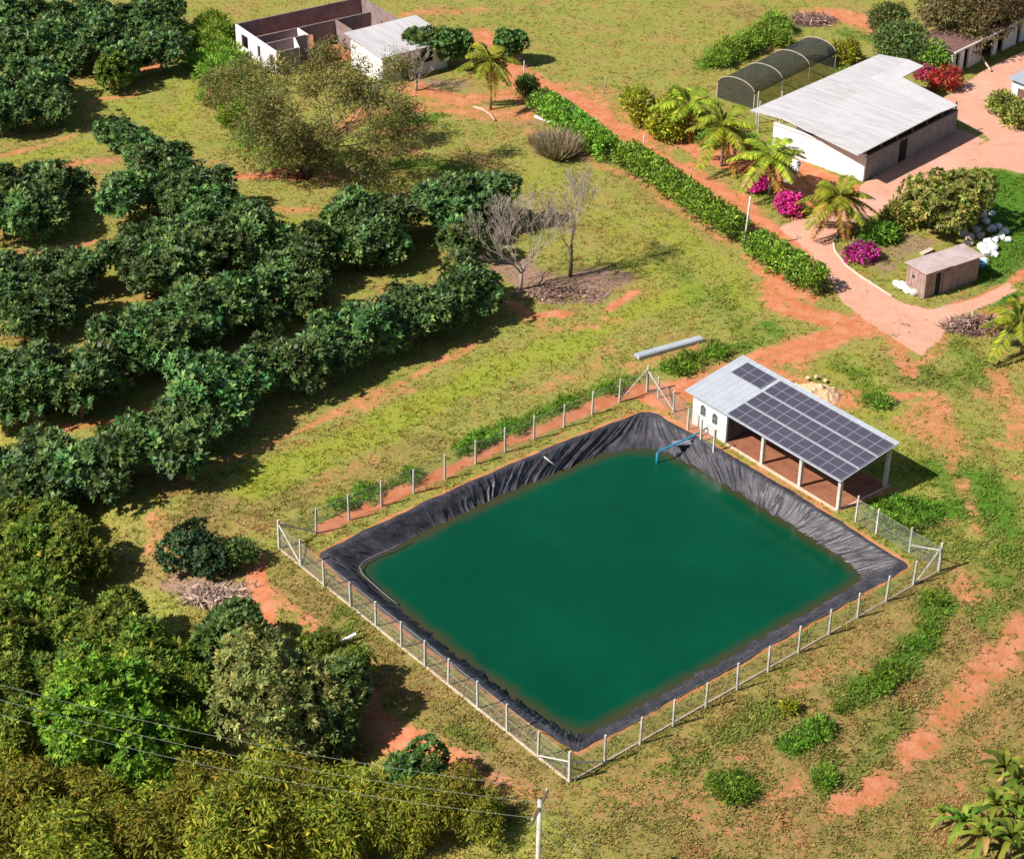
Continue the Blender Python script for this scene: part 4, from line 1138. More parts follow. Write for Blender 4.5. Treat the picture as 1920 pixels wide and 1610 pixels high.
def clumpset(r, centers, rad, per, Ln, Wd, cols, up=.7, droop=0.0, flat=1.0, tone=.25):
    K = len(centers); n_ = K * per; rad = np.broadcast_to(rad, (K,))
    d = unit(r.normal(size=(n_, 3))); d[:, 2] = d[:, 2] * .9 + .15; d = unit(d)
    c = np.repeat(centers, per, 0); rr = np.repeat(rad, per)[:, None] * (.35 + .65 * r.random((n_, 1)) ** .6)
    pos = c + d * rr * [1, 1, flat]
    ax = unit(d + .5 * r.normal(size=(n_, 3)) + [0, 0, -droop]); nr = unit(d * .9 + [0, 0, up * .7] + .35 * r.normal(size=(n_, 3)))
    ct = np.repeat(1 + tone * r.normal(size=(K, 1)), per, 0)
    hue = np.repeat(r.normal(size=(K, 1)) * .10, per, 0) * [[1, 0, -.3]]
    col = np.clip(palette(r, n_, cols) * np.clip(ct, .45, 1.8) * (1 + hue), .002, 1)
    return leaves(pos, ax, nr, Ln * (.7 + .6 * r.random(n_)), Wd * (.7 + .6 * r.random(n_)), col)


def rosettes(r, centers, out, per, Ln, Wd, cols, tone=.3, rad=.05, inner_n=0):
    """Leaves that radiate from the shoot tips, as on avocado and mango."""
    K = len(centers); n_ = K * per; o = np.repeat(unit(out + .35 * r.normal(size=(K, 3)) + [0, 0, .25]), per, 0); c = np.repeat(centers, per, 0)
    q = r.normal(size=(n_, 3)); q = unit(q - o * (q * o).sum(1, keepdims=True))
    ax = unit(q + o * (.15 + .9 * r.random((n_, 1)) ** 1.5)); nr = unit(o * 1.0 - ax * .2 + .25 * r.normal(size=(n_, 3)) + [0, 0, .35])
    sz = np.repeat(.75 + .5 * r.random(K), per)
    ct = np.repeat(1 + tone * r.normal(size=(K, 1)), per, 0); hue = np.repeat(r.normal(size=(K, 1)) * .14, per, 0) * [[1, 0, -.3]]
    col = np.clip(palette(r, n_, cols, .15) * np.clip(ct, .45, 1.9) * (1 + hue), .002, 1)
    return leaves(c + ax * rad, ax, nr, Ln * sz * (.75 + .5 * r.random(n_)), Wd * sz * (.8 + .4 * r.random(n_)), col)


def crown_centers(r, K, rx, ry, rz, lump=.3, bottom=-.55, inner=.2):
    i = np.arange(K * 2) + .5; ph = np.arccos(1 - 2 * i / (K * 2)); th = PI * (1 + 5 ** .5) * i + r.random() * 6
    d = np.stack([np.cos(th) * np.sin(ph), np.sin(th) * np.sin(ph), np.cos(ph)], 1) + .14 * r.normal(size=(K * 2, 3))
    d = unit(d); d = d[d[:, 2] > bottom]; d = d[r.permutation(len(d))[:K]]
    o = r.random(2) * 50
    k = 1 - lump + 2 * lump * fbm(d[:, 0] * 1.6 + o[0] + d[:, 2], d[:, 1] * 1.6 + o[1], 2)
    k = k * np.where(r.random(len(d)) < inner, .45 + .4 * r.random(len(d)), 1)
    return d * k[:, None] * [rx, ry, rz]


def cat3(*parts):
    V = []; Fc = []; C = []; b = 0
    for v, f, c in parts: V.append(v); Fc.append(f + b); C.append(c); b += len(v)
    return np.concatenate(V), np.concatenate(Fc), np.concatenate(C)


def trunk_mb(r, h, r0, spread, limbs=4, lh=.45, kink=.1):
    b = MB(); top = np.array([r.normal() * kink, r.normal() * kink, h * .75])
    b.tube([(0, 0, -.3), (r.normal() * .04, r.normal() * .04, h * .3), top], [r0 * 1.25, r0, r0 * .55], 7)
    for k in range(limbs):
        a = 2 * PI * (k + r.random() * .6) / limbs; z0 = h * (lh + .25 * r.random()); e = np.array([math.cos(a), math.sin(a), 0]) * spread * (.6 + .3 * r.random())
        b.tube([(0, 0, z0), e * .5 + [0, 0, z0 + h * .2], e + [0, 0, h * (.75 + .25 * r.random())]], [r0 * .55, r0 * .4, r0 * .15], 5)
    return b


AV = [(0.0295, 0.0885, 0.0221), (0.0517, 0.1383, 0.0294), (0.083, 0.1751, 0.0404), (0.0646, 0.1069, 0.046), (0.1384, 0.2027, 0.046)]


def plant_meshes(kind, seed, **kw):
    r = np.random.default_rng(seed)
    g = dict(K=78, rx=1.3, ry=1.3, rz=1.4, cz=1.75, rad=.44, per=36, L=.34, W=.14, cols=AV, lump=.3, lobes=0, ros=0, up=.7, droop=0., tone=.28, th=.09, inner=.22, bottom=-.6, flat=.9)
    g.update(kw)
    c = crown_centers(r, g['K'], g['rx'], g['ry'], g['rz'], g['lump'], g['bottom'], g['inner']) + [0, 0, g['cz']]
    oc = np.repeat([[0, 0, g['cz']]], len(c), 0)
    if g['lobes']:      # a crown of several uneven heads
        cs = []; ocs = []
        for q in range(g['lobes']):
            a = 2 * PI * (q + r.random() * .7) / g['lobes']; o = np.array([math.cos(a) * g['rx'], math.sin(a) * g['ry'], 0]) * (.35 + .3 * r.random()); s_ = .42 + .22 * r.random()
            o[2] = g['rz'] * (-.35 + .85 * r.random())
            if q == 0: o[:] = 0; s_ = .66
            cs.append(crown_centers(r, int(g['K'] * 1.25 / g['lobes']), g['rx'] * s_, g['ry'] * s_, g['rz'] * s_ * 1.05, g['lump'], -.5, g['inner']) + o + [0, 0, g['cz']]); ocs.append(np.repeat([o + [0, 0, g['cz'] - .3]], len(cs[-1]), 0))
        c = np.concatenate(cs); oc = np.concatenate(ocs)
    c[:, 2] = np.maximum(c[:, 2], .25)
    if g['ros']:
        me = np_mesh(kind + '_crown', *rosettes(r, c, unit(c - oc), g['per'], g['L'], g['W'], g['cols'], g['tone']))
        return me, trunk_mb(r, g['cz'] * 1.25, g['th'], g['rx'] * .8)
    me = np_mesh(kind + '_crown', *clumpset(r, c, g['rad'] * (.7 + .6 * r.random(len(c))), g['per'], g['L'], g['W'], g['cols'], g['up'], g['droop'], g['flat'], g['tone']))
    return me, trunk_mb(r, g['cz'] * 1.25, g['th'], g['rx'] * .8)


def make_plant(name, label, cat, px, py, meshes, leafm, scale=1.0, cz=0., rz=None, group=None, bark='bark', sz=None):
    """One tree: an Empty at the foot of the trunk, crown and trunk under it. (px, py) is the middle of the crown."""
    p = at_h(px, py, cz * (sz or scale)); rot = random.uniform(0, 6.28) if rz is None else rz
    t = thing(name, label, cat, p, rot, group); s_ = scale
    me, tb_ = meshes
    c = link('crown' if tb_ is not None else 'foliage', me, leafm, t)
    if tb_ is not None:
        if isinstance(tb_, MB):
            k = tb_.build('trunk', bark, t, True)
        else:
            k = link('trunk', tb_, bark, t)
    t.scale = (s_, s_, sz or s_)
    return t


def as_mesh(mb, bark='bark'):
    me = bpy.data.meshes.new('trunk'); me.from_pydata(mb.v, [], mb.f); me.update(); me.polygons.foreach_set('use_smooth', [True] * len(me.polygons)); me.materials.append(M[bark]); return me


# ---- avocado orchard, rows counted from the pond
avo = []
for k in range(6):
    me, tb_ = plant_meshes('avocado', 100 + k, K=215 + 8 * (k % 3), per=17, L=.29, W=.13, lump=.42, tone=.42, ros=1, inner=.3, bottom=-.8, cz=1.5, lobes=4 + k % 3, rx=1.5 + .1 * (k % 2), ry=1.45, rz=1.45); avo.append((me, as_mesh(tb_)))
ROWS = [
    [(900, 545), (868, 535), (846, 562), (800, 588), (760, 580), (735, 612), (689, 622), (640, 632), (604, 668), (560, 690), (520, 672), (480, 705), (437, 722), (400, 752), (370, 715), (350, 772), (372, 800), (318, 800), (296, 828), (330, 846), (250, 842), (205, 868), (150, 880), (100, 872), (60, 868), (20, 888), (85, 925), (30, 940)],
    [(868, 372), (905, 378), (842, 410), (815, 378), (861, 452), (773, 412), (730, 408), (690, 432), (655, 408), (674, 462), (725, 452), (625, 462), (579, 472), (560, 505), (527, 522), (579, 548), (494, 545), (461, 572), (422, 562), (389, 592), (350, 575), (376, 625), (320, 640), (290, 610), (262, 660), (225, 640), (195, 690), (140, 672), (100, 700), (55, 690), (15, 708), (150, 735), (60, 750), (10, 765)],
    [(512, 448), (487, 438), (455, 436), (428, 410), (438, 466), (396, 466), (379, 425), (363, 494), (350, 455), (312, 462), (322, 505), (265, 455), (225, 482), (270, 515), (180, 532), (150, 512), (112, 505), (130, 560), (75, 520), (36, 515), (85, 575), (20, 545), (40, 600)],
    [(432, 372), (400, 350), (390, 385), (356, 352), (330, 312), (345, 384), (312, 366), (294, 308), (275, 352), (272, 290), (240, 375), (125, 345), (110, 380), (78, 350), (80, 395), (45, 362), (40, 410), (8, 362), (5, 405)],
    [(262, 275), (230, 255), (205, 252)],
    [(108, 205), (90, 165), (62, 145), (66, 195), (35, 172), (30, 215), (8, 178), (0, 215)],
    [(318, 30), (322, 72), (285, 42), (300, 100), (262, 78), (245, 30), (222, 88), (230, 112), (205, 45), (180, 78), (165, 28), (150, 108), (135, 65), (118, 30), (100, 98), (85, 62), (70, 28), (52, 95), (40, 60), (18, 28), (10, 88), (20, 118)],
]
ORD = ['first', 'second', 'third', 'fourth', 'fifth', 'sixth', 'seventh', 'eighth', 'ninth', 'tenth', 'eleventh', 'twelfth', 'thirteenth', 'fourteenth', 'fifteenth', 'sixteenth', 'seventeenth', 'eighteenth', 'nineteenth', 'twentieth'] + ['twenty-' + w for w in 'first second third fourth fifth sixth seventh eighth ninth'.split()] + ['thirtieth'] + ['thirty-' + w for w in 'first second third fourth fifth sixth'.split()]
RN = ['orchard row nearest the pond', 'second orchard row from the pond', 'third orchard row from the pond', 'fourth orchard row from the pond', 'short fifth row of three', 'sixth clump at the left edge', 'farthest orchard block, upper left']
for ri, row in enumerate(ROWS):
    row = sorted(row, key=lambda q: -q[0])
    if ri != 4: row = [q for n_, q in enumerate(row) if (n_ * 5 + ri) % 23 != 3]      # gaps in the rows
    for i, (px, py) in enumerate(row):
        k = random.randrange(6); s_ = random.uniform(1.06, 1.42) * (1.08 if ri < 2 else 1.0)
        if ri == 4: s_ *= .85
        ln = 'dark avocado tree, %s from the right end of the %s' % (ORD[i], RN[ri])
        make_plant('avocado_tree', ln, 'tree', px, py, avo[k], M['leaf'], s_, 1.5, group='avocado trees of the orchard rows')

# ---- single broadleaf trees and bushes
GR = [(0.07, 0.182, 0.021), (0.126, 0.266, 0.028), (0.182, 0.308, 0.035)]
me, tb_ = plant_meshes('bright', 201, K=210, ros=1, per=16, L=.28, W=.13, rx=1.3, ry=1.3, rz=1.45, cz=1.5, cols=[(.05, .15, .012), (.09, .21, .015), (.14, .24, .02)], lump=.16, rad=.36, tone=.15)
make_plant('citrus_tree', 'round bright green tree standing alone beside the upper orchard rows', 'tree', 212, 137, (me, tb_), M['leaf'], 1.12, 1.5)
MG = [(0.1344, 0.1995, 0.0224), (0.2112, 0.266, 0.0352), (0.288, 0.2945, 0.064), (0.0768, 0.152, 0.0192), (0.3264, 0.228, 0.088)]
me, tb_ = plant_meshes('mango', 203, K=950, lobes=9, rx=3.6, ry=3.4, rz=2.4, cz=2.3, ros=1, per=17, L=.31, W=.14, cols=MG, lump=.14, th=.22, inner=.12, tone=.24)
make_plant('mango_tree', 'big round olive green tree beside the pale garden rocks', 'tree', 1784, 380, (me, tb_), M['leaf'], 1.0, 2.3)
OL = [(0.1725, 0.2325, 0.054), (0.2475, 0.3, 0.0825), (0.315, 0.3375, 0.12), (0.1275, 0.1875, 0.039)]
me, tb_ = plant_meshes('olive', 205, K=1150, lobes=7, ros=1, rx=3.9, ry=3.6, rz=3.2, cz=3.6, per=17, L=.32, W=.11, cols=OL, lump=.22, th=.22, inner=.15, droop=.4)
make_plant('olive_green_tree', 'large dusty olive green tree near the red bank below the pond', 'tree', 540, 1312, (me, tb_), M['leaf_soft'], 1.0, 3.6)
BG = [(0.0841, 0.1868, 0.0124), (0.1495, 0.2669, 0.0185), (0.2242, 0.3203, 0.0309), (0.0561, 0.1334, 0.0124)]
me, tb_ = plant_meshes('lush', 207, K=1150, lobes=6, ros=1, rx=3.6, ry=3.4, rz=3.2, cz=3.6, per=17, L=.31, W=.12, cols=BG, lump=.3, th=.2, inner=.15, droop=.3)
make_plant('lush_green_tree', 'large bright green tree at the lower left under the power lines', 'tree', 205, 1365, (me, tb_), M['leaf_soft'], 1.05, 3.6)
DG = [(0.0396, 0.117, 0.021), (0.072, 0.162, 0.03), (0.108, 0.198, 0.045)]
me, tb_ = plant_meshes('dark', 209, K=420, lobes=5, ros=1, rx=2.3, ry=2.2, rz=2.2, cz=2.4, per=17, L=.38, W=.16, cols=DG, lump=.3, th=.16)
me2 = (me, as_mesh(tb_))
make_plant('dark_green_tree', 'dark green tree above the large olive tree, below the greyish bare soil', 'tree', 425, 1195, me2, M['leaf'], .88, 2.4)
make_plant('dark_green_tree', 'dark green tree in shade at the right flank of the large olive tree', 'tree', 615, 1335, me2, M['leaf'], .95, 2.4)
make_plant('dark_green_tree', 'small dark bush between the bright green tree and the power lines, right', 'tree', 790, 1475, me2, M['leaf'], .75, 2.0)
me, tb_ = plant_meshes('bush', 211, K=190, ros=1, per=17, rx=1.7, ry=1.6, rz=1.5, cz=1.3, cols=[(.018, .045, .014), (.03, .065, .018), (.04, .07, .028)], lump=.34)
bsh = (me, as_mesh(tb_))
make_plant('dark_bush', 'near black dark green bush left of the fence corner, the taller one', 'bush', 350, 1025, bsh, M['leaf'], .92, 1.3)
make_plant('dark_bush', 'near black dark green bush between the taller bush and the fence corner', 'bush', 400, 1048, bsh, M['leaf'], .75, 1.3)
make_plant('dark_bush', 'mid green bush nearest the left fence corner', 'bush', 448, 1040, (plant_meshes('bush2', 212, K=50, rx=1.1, ry=1.1, rz=1.0, cz=1.0, cols=DG)[0], None), M['leaf'], .75, 1.0)
YO = [(.15, .19, .016), (.22, .235, .024), (.29, .25, .028), (.11, .165, .016)]
yo = []
for k in range(3):
    me, tb_ = plant_meshes('yellowish', 220 + k, K=190, lobes=5, rx=2.1, ry=2.0, rz=2.5, cz=2.5, rad=.38, per=28, L=.40, W=.09, cols=YO, lump=.4, th=.13, droop=.6, inner=.2); yo.append((me, as_mesh(tb_)))
OY = [(0.091, 0.156, 0.0198), (0.143, 0.21, 0.0264), (0.221, 0.24, 0.033), (0.0585, 0.114, 0.0154)]
oy = []
for k in range(3):
    me, tb_ = plant_meshes('olive_yellow', 230 + k, K=560, lobes=5, ros=1, rx=2.0, ry=1.9, rz=2.2, cz=2.3, per=17, L=.32, W=.11, cols=OY, lump=.36, th=.14, droop=.3); oy.append((me, as_mesh(tb_)))
LW = [(30, 985, 1, 'topmost at the left edge'), (85, 1040, 1, 'second row from the left edge, upper'), (25, 1065, .95, 'second at the left edge'), (60, 1130, 1.05, 'left edge, in the middle of the tall ones'), (25, 1200, 1, 'left edge above the bare twigs'), (215, 1180, 1.1, 'between the dark tree and the left edge group'), 
      (170, 1255, .95, 'behind the bright green tree, left'), (290, 1240, 1, 'behind the bright green tree, right'), (330, 1290, .95, 'between the bright green and the olive tree'), (590, 1215, .55, 'smallest, on the grass bank above the olive tree'), (655, 1255, .6, 'right of the olive tree top on the bank')]
LW += [(15, 1300, .9, 'left edge, before the power lines, upper'), (75, 1275, .85, 'in front of the left edge group'), (20, 1385, .8, 'left edge beneath the power lines'), (130, 1180, .9, 'right of the left edge group'), (95, 985, .9, 'farther back at the left, upper'), (150, 1040, .9, 'farther back at the left, lower')]
for i, (px, py, s_, lb) in enumerate(LW):
    make_plant('olive_yellow_tree', 'yellowish olive thicket tree, ' + lb, 'tree', px, py, oy[i % 3], M['leaf_soft'], s_, 2.3, group='olive yellow trees of the lower left thicket')
LY = [(60, 1515, .85, 'left edge, upper'), (25, 1545, 1.1, 'bottom left corner'), (115, 1590, .9, 'second along the bottom'), (190, 1505, .85, 'pointed one before the bright green tree'), (225, 1580, .9, 'third along the bottom'), (255, 1540, .75, 'right of the pointed one'), (385, 1510, .95, 'below the gap between big trees'), (430, 1550, 1.0, 'centre of the bottom group'), (480, 1495, .95, 'below the olive tree, left'), (545, 1510, .9, 'below the olive tree, middle'), (600, 1490, .85, 'below the olive tree, right'), (655, 1520, .8, 'right of the olive tree foot'), (705, 1530, .65, 'by the dark hollow'), (340, 1560, 1.0, 'fourth along the bottom'), (520, 1550, 1.0, 'fifth along the bottom'), (620, 1560, .9, 'sixth along the bottom'), (740, 1540, .8, 'seventh along the bottom'), (850, 1500, .62, 'small, right end under the power lines'), (800, 1530, .7, 'small, before the right end'), (900, 1530, .55, 'smallest at the right end'),
      (0, 1470, .7, 'left edge beside the bare twigs'), (440, 1590, 1.1, 'lowest in the centre'), (150, 1605, 1.1, 'lowest at the left')]
for i, (px, py, s_, lb) in enumerate(LY):
    make_plant('yellow_green_tree', 'golden green feathery tree in the lower left, ' + lb, 'tree', px, py, yo[i % 3], M['leaf_soft'], s_, 2.5, group='golden green trees in the lower left')
make_plant('green_shrub', 'bright green shrub between the bright tree and the golden trees', 'bush', 310, 1490, (plant_meshes('gs', 240, K=90, rx=1.7, ry=1.6, rz=1.6, cz=1.6, cols=BG)[0], None), M['leaf_soft'], 1.15, 1.6)
make_plant('green_shrub', 'bright green shrub on the right of the bright green tree', 'bush', 325, 1400, (plant_meshes('gs2', 241, K=90, rx=1.7, ry=1.6, rz=1.8, cz=1.8, cols=BG)[0], None), M['leaf_soft'], 1.1, 1.8)

# bushes of the tall grass, upper left and upper right
LB_ = [(0.0945, 0.2295, 0.0203), (0.162, 0.324, 0.0338), (0.2295, 0.351, 0.054)]
lbm = [(plant_meshes('tg%d' % k, 250 + k, K=46, rx=1.0, ry=1.0, rz=.75, cz=.6, rad=.4, per=34, L=.42, W=.08, cols=LB_, lump=.4, droop=-.4, bottom=-.3)[0], None) for k in range(3)]
TGP = [((400, 45), 1.2, 'at the top beside the roofless house'), ((388, 85), 1.1, 'second from the top, left of the roofless house'), ((372, 118), .9, 'outermost on the left'), ((415, 100), 1.2, 'beside the roofless house wall'), ((405, 140), 1.2, 'in the middle of the strip'), ((440, 150), 1.2, 'below the roofless house corner'), ((425, 185), 1.1, 'lower, at the feathery tree'), ((470, 180), 1.1, 'lower right'), ((395, 185), .9, 'lowest on the left'),
       ((355, 75), .8, 'upper outermost'), ((452, 215), 1.2, 'under the left edge of the feathery tree'), ((480, 245), 1.1, 'lowest, under the feathery tree'), ((425, 120), 1.2, 'against the white wall'), ((410, 65), 1.1, 'top, between the two upper ones'), ((435, 225), 1.0, 'lower left end of the strip')]
for i, ((px, py), s_, lb) in enumerate(TGP):
    make_plant('tall_grass_bush', 'bright green rank bush, %s, upper left' % lb, 'bush', px, py, lbm[i % 3], M['leaf_soft'], s_, .6, group='bright green bushes beside the roofless house')
TGR = [((1345, 112), 1.0, 'leftmost behind the tunnel'), ((1372, 95), 1.1, 'second behind the tunnel'), ((1400, 85), 1.1, 'above the tunnel roof'), ((1428, 68), 1.1, 'third along the strip'), ((1455, 50), 1.1, 'upper end of the strip'), ((1462, 75), .9, 'right of the strip')]
for i, ((px, py), s_, lb) in enumerate(TGR):
    make_plant('tall_grass_bush', 'bright green rank bush %s, upper right' % lb, 'bush', px, py, lbm[i % 3], M['leaf_soft'], s_, .6, group='bright green bushes behind the shade tunnel')
CR = [(0.24, 0.33, 0.018), (0.39, 0.45, 0.0225), (0.495, 0.45, 0.03), (0.105, 0.225, 0.018)]
crm = (plant_meshes('croton', 260, K=70, rx=1.2, ry=1.2, rz=1.1, cz=1.0, rad=.36, per=34, L=.36, W=.12, cols=CR, lump=.25)[0], None)
for px, py, s_, lb in [(1193, 188, .9, 'leftmost of the four above the dirt track'), (1212, 212, 1.0, 'second from the left above the dirt track'), (1250, 235, 1.15, 'largest, at the edge of the dirt track'), (1270, 200, 1.0, 'behind the largest, under the palm')]:
    make_plant('croton_shrub', 'yellow lime shrub, ' + lb, 'bush', px, py, crm, M['leaf'], s_, 1.0, group='yellow lime shrubs above the track')
for px, py, s_, lb in [(1330, 262, .8, 'between the left palm and the twin stemmed one'), (1405, 268, .7, 'behind the third palm, near the porch posts'), (1588, 140, .7, 'between the tunnel end and the white roof'), (1500, 395, .55, 'right of the larger magenta bush')]:
    make_plant('green_shrub', 'low green shrub ' + lb, 'bush', px, py, lbm[0], M['leaf_soft'], s_, .6)
make_plant('croton_shrub', 'yellow lime shrub behind the far end of the shade tunnel', 'bush', 1583, 100, crm, M['leaf'], .95, 1.0)
PK = [(.62, .025, .20), (.74, .05, .28), (.50, .02, .17), (.60, .10, .25)]
bg_ = (plant_meshes('bougainvillea', 262, K=52, rx=.72, ry=.72, rz=.62, cz=.62, rad=.26, per=34, L=.17, W=.14, cols=PK, lump=.2)[0], None)
make_plant('bougainvillea', 'round magenta flowering bush at the foot of the middle palm', 'flower bush', 1416, 345, bg_, M['flower'], 1.08, .62)
make_plant('bougainvillea', 'round magenta flowering bush between the palm and the lone drive palm', 'flower bush', 1479, 384, bg_, M['flower'], 1.25, .62)
pb = (plant_meshes('bougainvillea2', 263, K=46, rx=1.0, ry=.7, rz=.5, cz=.5, rad=.26, per=26, L=.17, W=.14, cols=PK[:3] + [(.08, .10, .03), (.30, .05, .14)], lump=.4)[0], None)
make_plant('bougainvillea', 'loose purple pink flowering bush in the bed behind the wooden shack', 'flower bush', 1614, 474, pb, M['flower'], 1.25, .5, rz=.2)
make_plant('red_shrub', 'orange red leafy shrub beside the outbuilding', 'bush', 1770, 150, (plant_meshes('red', 264, K=56, rx=1.2, ry=1.0, rz=.9, cz=.9, rad=.34, per=32, L=.30, W=.12, cols=[(.48, .07, .025), (.56, .12, .04), (.40, .16, .05), (.16, .12, .03)], lump=.4)[0], None), M['flower'], 1.0, .9)
make_plant('pink_shrub', 'low pink shrub at the notch of the white roof', 'bush', 1735, 137, (plant_meshes('pk', 265, K=34, rx=1.0, ry=.8, rz=.55, cz=.5, rad=.3, per=28, L=.2, W=.14, cols=[(.55, .08, .12), (.42, .05, .09)], lump=.4)[0], None), M['flower'], 1.0, .5)
make_plant('green_shrub', 'green shrub between the red shrub and the outbuilding', 'bush', 1757, 112, (plant_meshes('gs3', 266, K=60, rx=1.1, ry=1.0, rz=1.2, cz=1.2, cols=GR)[0], None), M['leaf'], 1.05, 1.2)
me, tb_ = plant_meshes('mid', 268, K=120, lobes=5, rx=2.2, ry=2.0, rz=2.0, cz=2.2, rad=.5, per=40, L=.34, W=.14, cols=[(.05, .10, .02), (.09, .14, .03), (.13, .16, .05)], lump=.3, th=.16)
mid = (me, as_mesh(tb_))
make_plant('leafy_tree', 'mid green leafy tree behind the white roof, its top near the stump', 'tree', 1690, 72, mid, M['leaf'], 1.0, 2.2)
make_plant('leafy_tree', 'paler leafy tree between the white roof and the outbuilding roof', 'tree', 1722, 88, mid, M['leaf'], .85, 2.2)
make_plant('leafy_tree', 'small leafy tree at the top edge, left of the tall stump', 'tree', 1668, 30, mid, M['leaf'], .8, 2.2)
BRN = [(0.0975, 0.0715, 0.0286), (0.169, 0.13, 0.0455), (0.221, 0.182, 0.065), (0.065, 0.065, 0.026)]
me, tb_ = plant_meshes('brown', 270, K=170, lobes=6, rx=3.4, ry=3.0, rz=2.6, cz=3.2, rad=.6, per=38, L=.42, W=.10, cols=BRN, lump=.35, th=.25, droop=.5)
brw = (me, as_mesh(tb_))
make_plant('brownish_tree', 'dark brownish tree overhanging the outbuilding roof, left one', 'tree', 1790, 40, brw, M['leaf_soft'], 1.0, 3.2)
make_plant('brownish_tree', 'dark brownish tree overhanging the outbuilding roof, right one', 'tree', 1875, 22, brw, M['leaf_soft'], 1.05, 3.2)
make_plant('yard_shrub', 'yellow green shrub at the right edge of the yard, upper', 'bush', 1880, 195, (plant_meshes('ys', 272, K=60, rx=1.1, ry=1.0, rz=.9, cz=.9, cols=MG)[0], None), M['leaf'], .95, .9)
make_plant('yard_shrub', 'yellow green shrub at the right edge of the yard, lower', 'bush', 1905, 218, (plant_meshes('ys2', 273, K=60, rx=1.1, ry=1.0, rz=.9, cz=.9, cols=MG)[0], None), M['leaf'], 1.0, .9)
make_plant('bed_shrub', 'low green shrub in the bed under the lone drive palm', 'bush', 1650, 440, (plant_meshes('bs', 274, K=40, rx=1.0, ry=.8, rz=.45, cz=.4, cols=GR)[0], None), M['leaf_soft'], 1.1, .4)
make_plant('bed_shrub', 'low green shrub at the left foot of the round tree', 'bush', 1690, 405, (plant_meshes('bs2', 275, K=50, rx=1.0, ry=.9, rz=.6, cz=.5, cols=MG)[0], None), M['leaf_soft'], 1.2, .5)
make_plant('dark_shrub', 'dark shrub at the top end of the hedge', 'bush', 988, 163, (plant_meshes('ds', 276, K=46, rx=.8, ry=.8, rz=1.0, cz=.9, cols=DG)[0], None), M['leaf'], .9, .9)
for px, py, s_, lb in [(780, 92, .9, 'left'), (845, 88, .95, 'middle'), (955, 84, .8, 'right')]:
    make_plant('dark_green_tree', 'dark tree at the top, %s of three behind the bare yard' % lb, 'tree', px, py, me2, M['leaf'], s_ * .9, 2.4)
# weed clumps on the right-hand slope
wd = [(plant_meshes('wd%d' % k, 280 + k, K=20, rx=1.1, ry=.8, rz=.16, cz=.08, rad=.24, per=36, L=.34, W=.07, cols=[(.06, .18, .014), (.11, .25, .022), (.16, .27, .03)], lump=.4, droop=-.3, bottom=-.1)[0], None) for k in range(3)]
WDP = [(1755, 1125, 'uppermost'), (1742, 1180, 'broad one, top'), (1725, 1205, 'left of the broad one'), (1665, 1262, 'leading to the left'), (1645, 1285, 'dense round one'), (1578, 1325, 'separate round one'), (1535, 1368, 'long patch, right end'), (1485, 1396, 'long patch, left end'), (1380, 1475, 'near the bottom, right'), (1355, 1478, 'near the bottom, left'), (1545, 1455, 'near the red patches at the bottom')]
for i, (px, py, lb) in enumerate(WDP):
    make_plant('weed_clump', 'green weed clump on the right slope, ' + lb, 'weeds', px, py, wd[i % 3], M['leaf_soft'], random.uniform(.5, 1.0), .2, group='green weed clumps on the right slope')
make_plant('weed_clump', 'small yellow weed clump alone on the right slope', 'weeds', 1480, 1327, (plant_meshes('ywd', 284, K=20, rx=.35, ry=.35, rz=.3, cz=.25, rad=.2, per=30, L=.22, W=.07, cols=CR, bottom=-.1)[0], None), M['leaf_soft'], 1.0, .25)
for i, (px, py, lb) in enumerate([(645, 945, 'leftmost'), (690, 925, 'second from the left'), (775, 893, 'third from the left'), (880, 838, 'largest, lower'), (905, 822, 'largest, middle'), (960, 800, 'beyond the largest'), (1060, 758, 'second from the right'), (1150, 728, 'rightmost')]):
    make_plant('weed_clump', 'green weeds outside the far left fence, ' + lb, 'weeds', px, py, wd[i % 3], M['leaf_soft'], random.uniform(.7, .95), .2, group='green weeds along the far left fence')
for i, (px, py, lb) in enumerate([(1270, 690, 'left, by the fence corner'), (1295, 678, 'middle'), (1340, 657, 'right, beyond the pale slab')]):
    make_plant('weed_clump', 'green weeds between the slab and the shed, ' + lb, 'weeds', px, py, wd[i % 3], M['leaf_soft'], 1.0, .2, group='green weeds by the pale slab')
for i, (px, py, lb) in enumerate([(1670, 962, 'nearest the shed column'), (1705, 952, 'second from the shed'), (1740, 965, 'third from the shed'), (1690, 985, 'lower, towards the fence'), (1640, 752, 'alone beyond the rubble heap')]):
    make_plant('weed_clump', 'green weeds right of the solar shed, ' + lb, 'weeds', px, py, wd[i % 3], M['leaf_soft'], 1.0, .2, group='green weeds right of the solar shed')


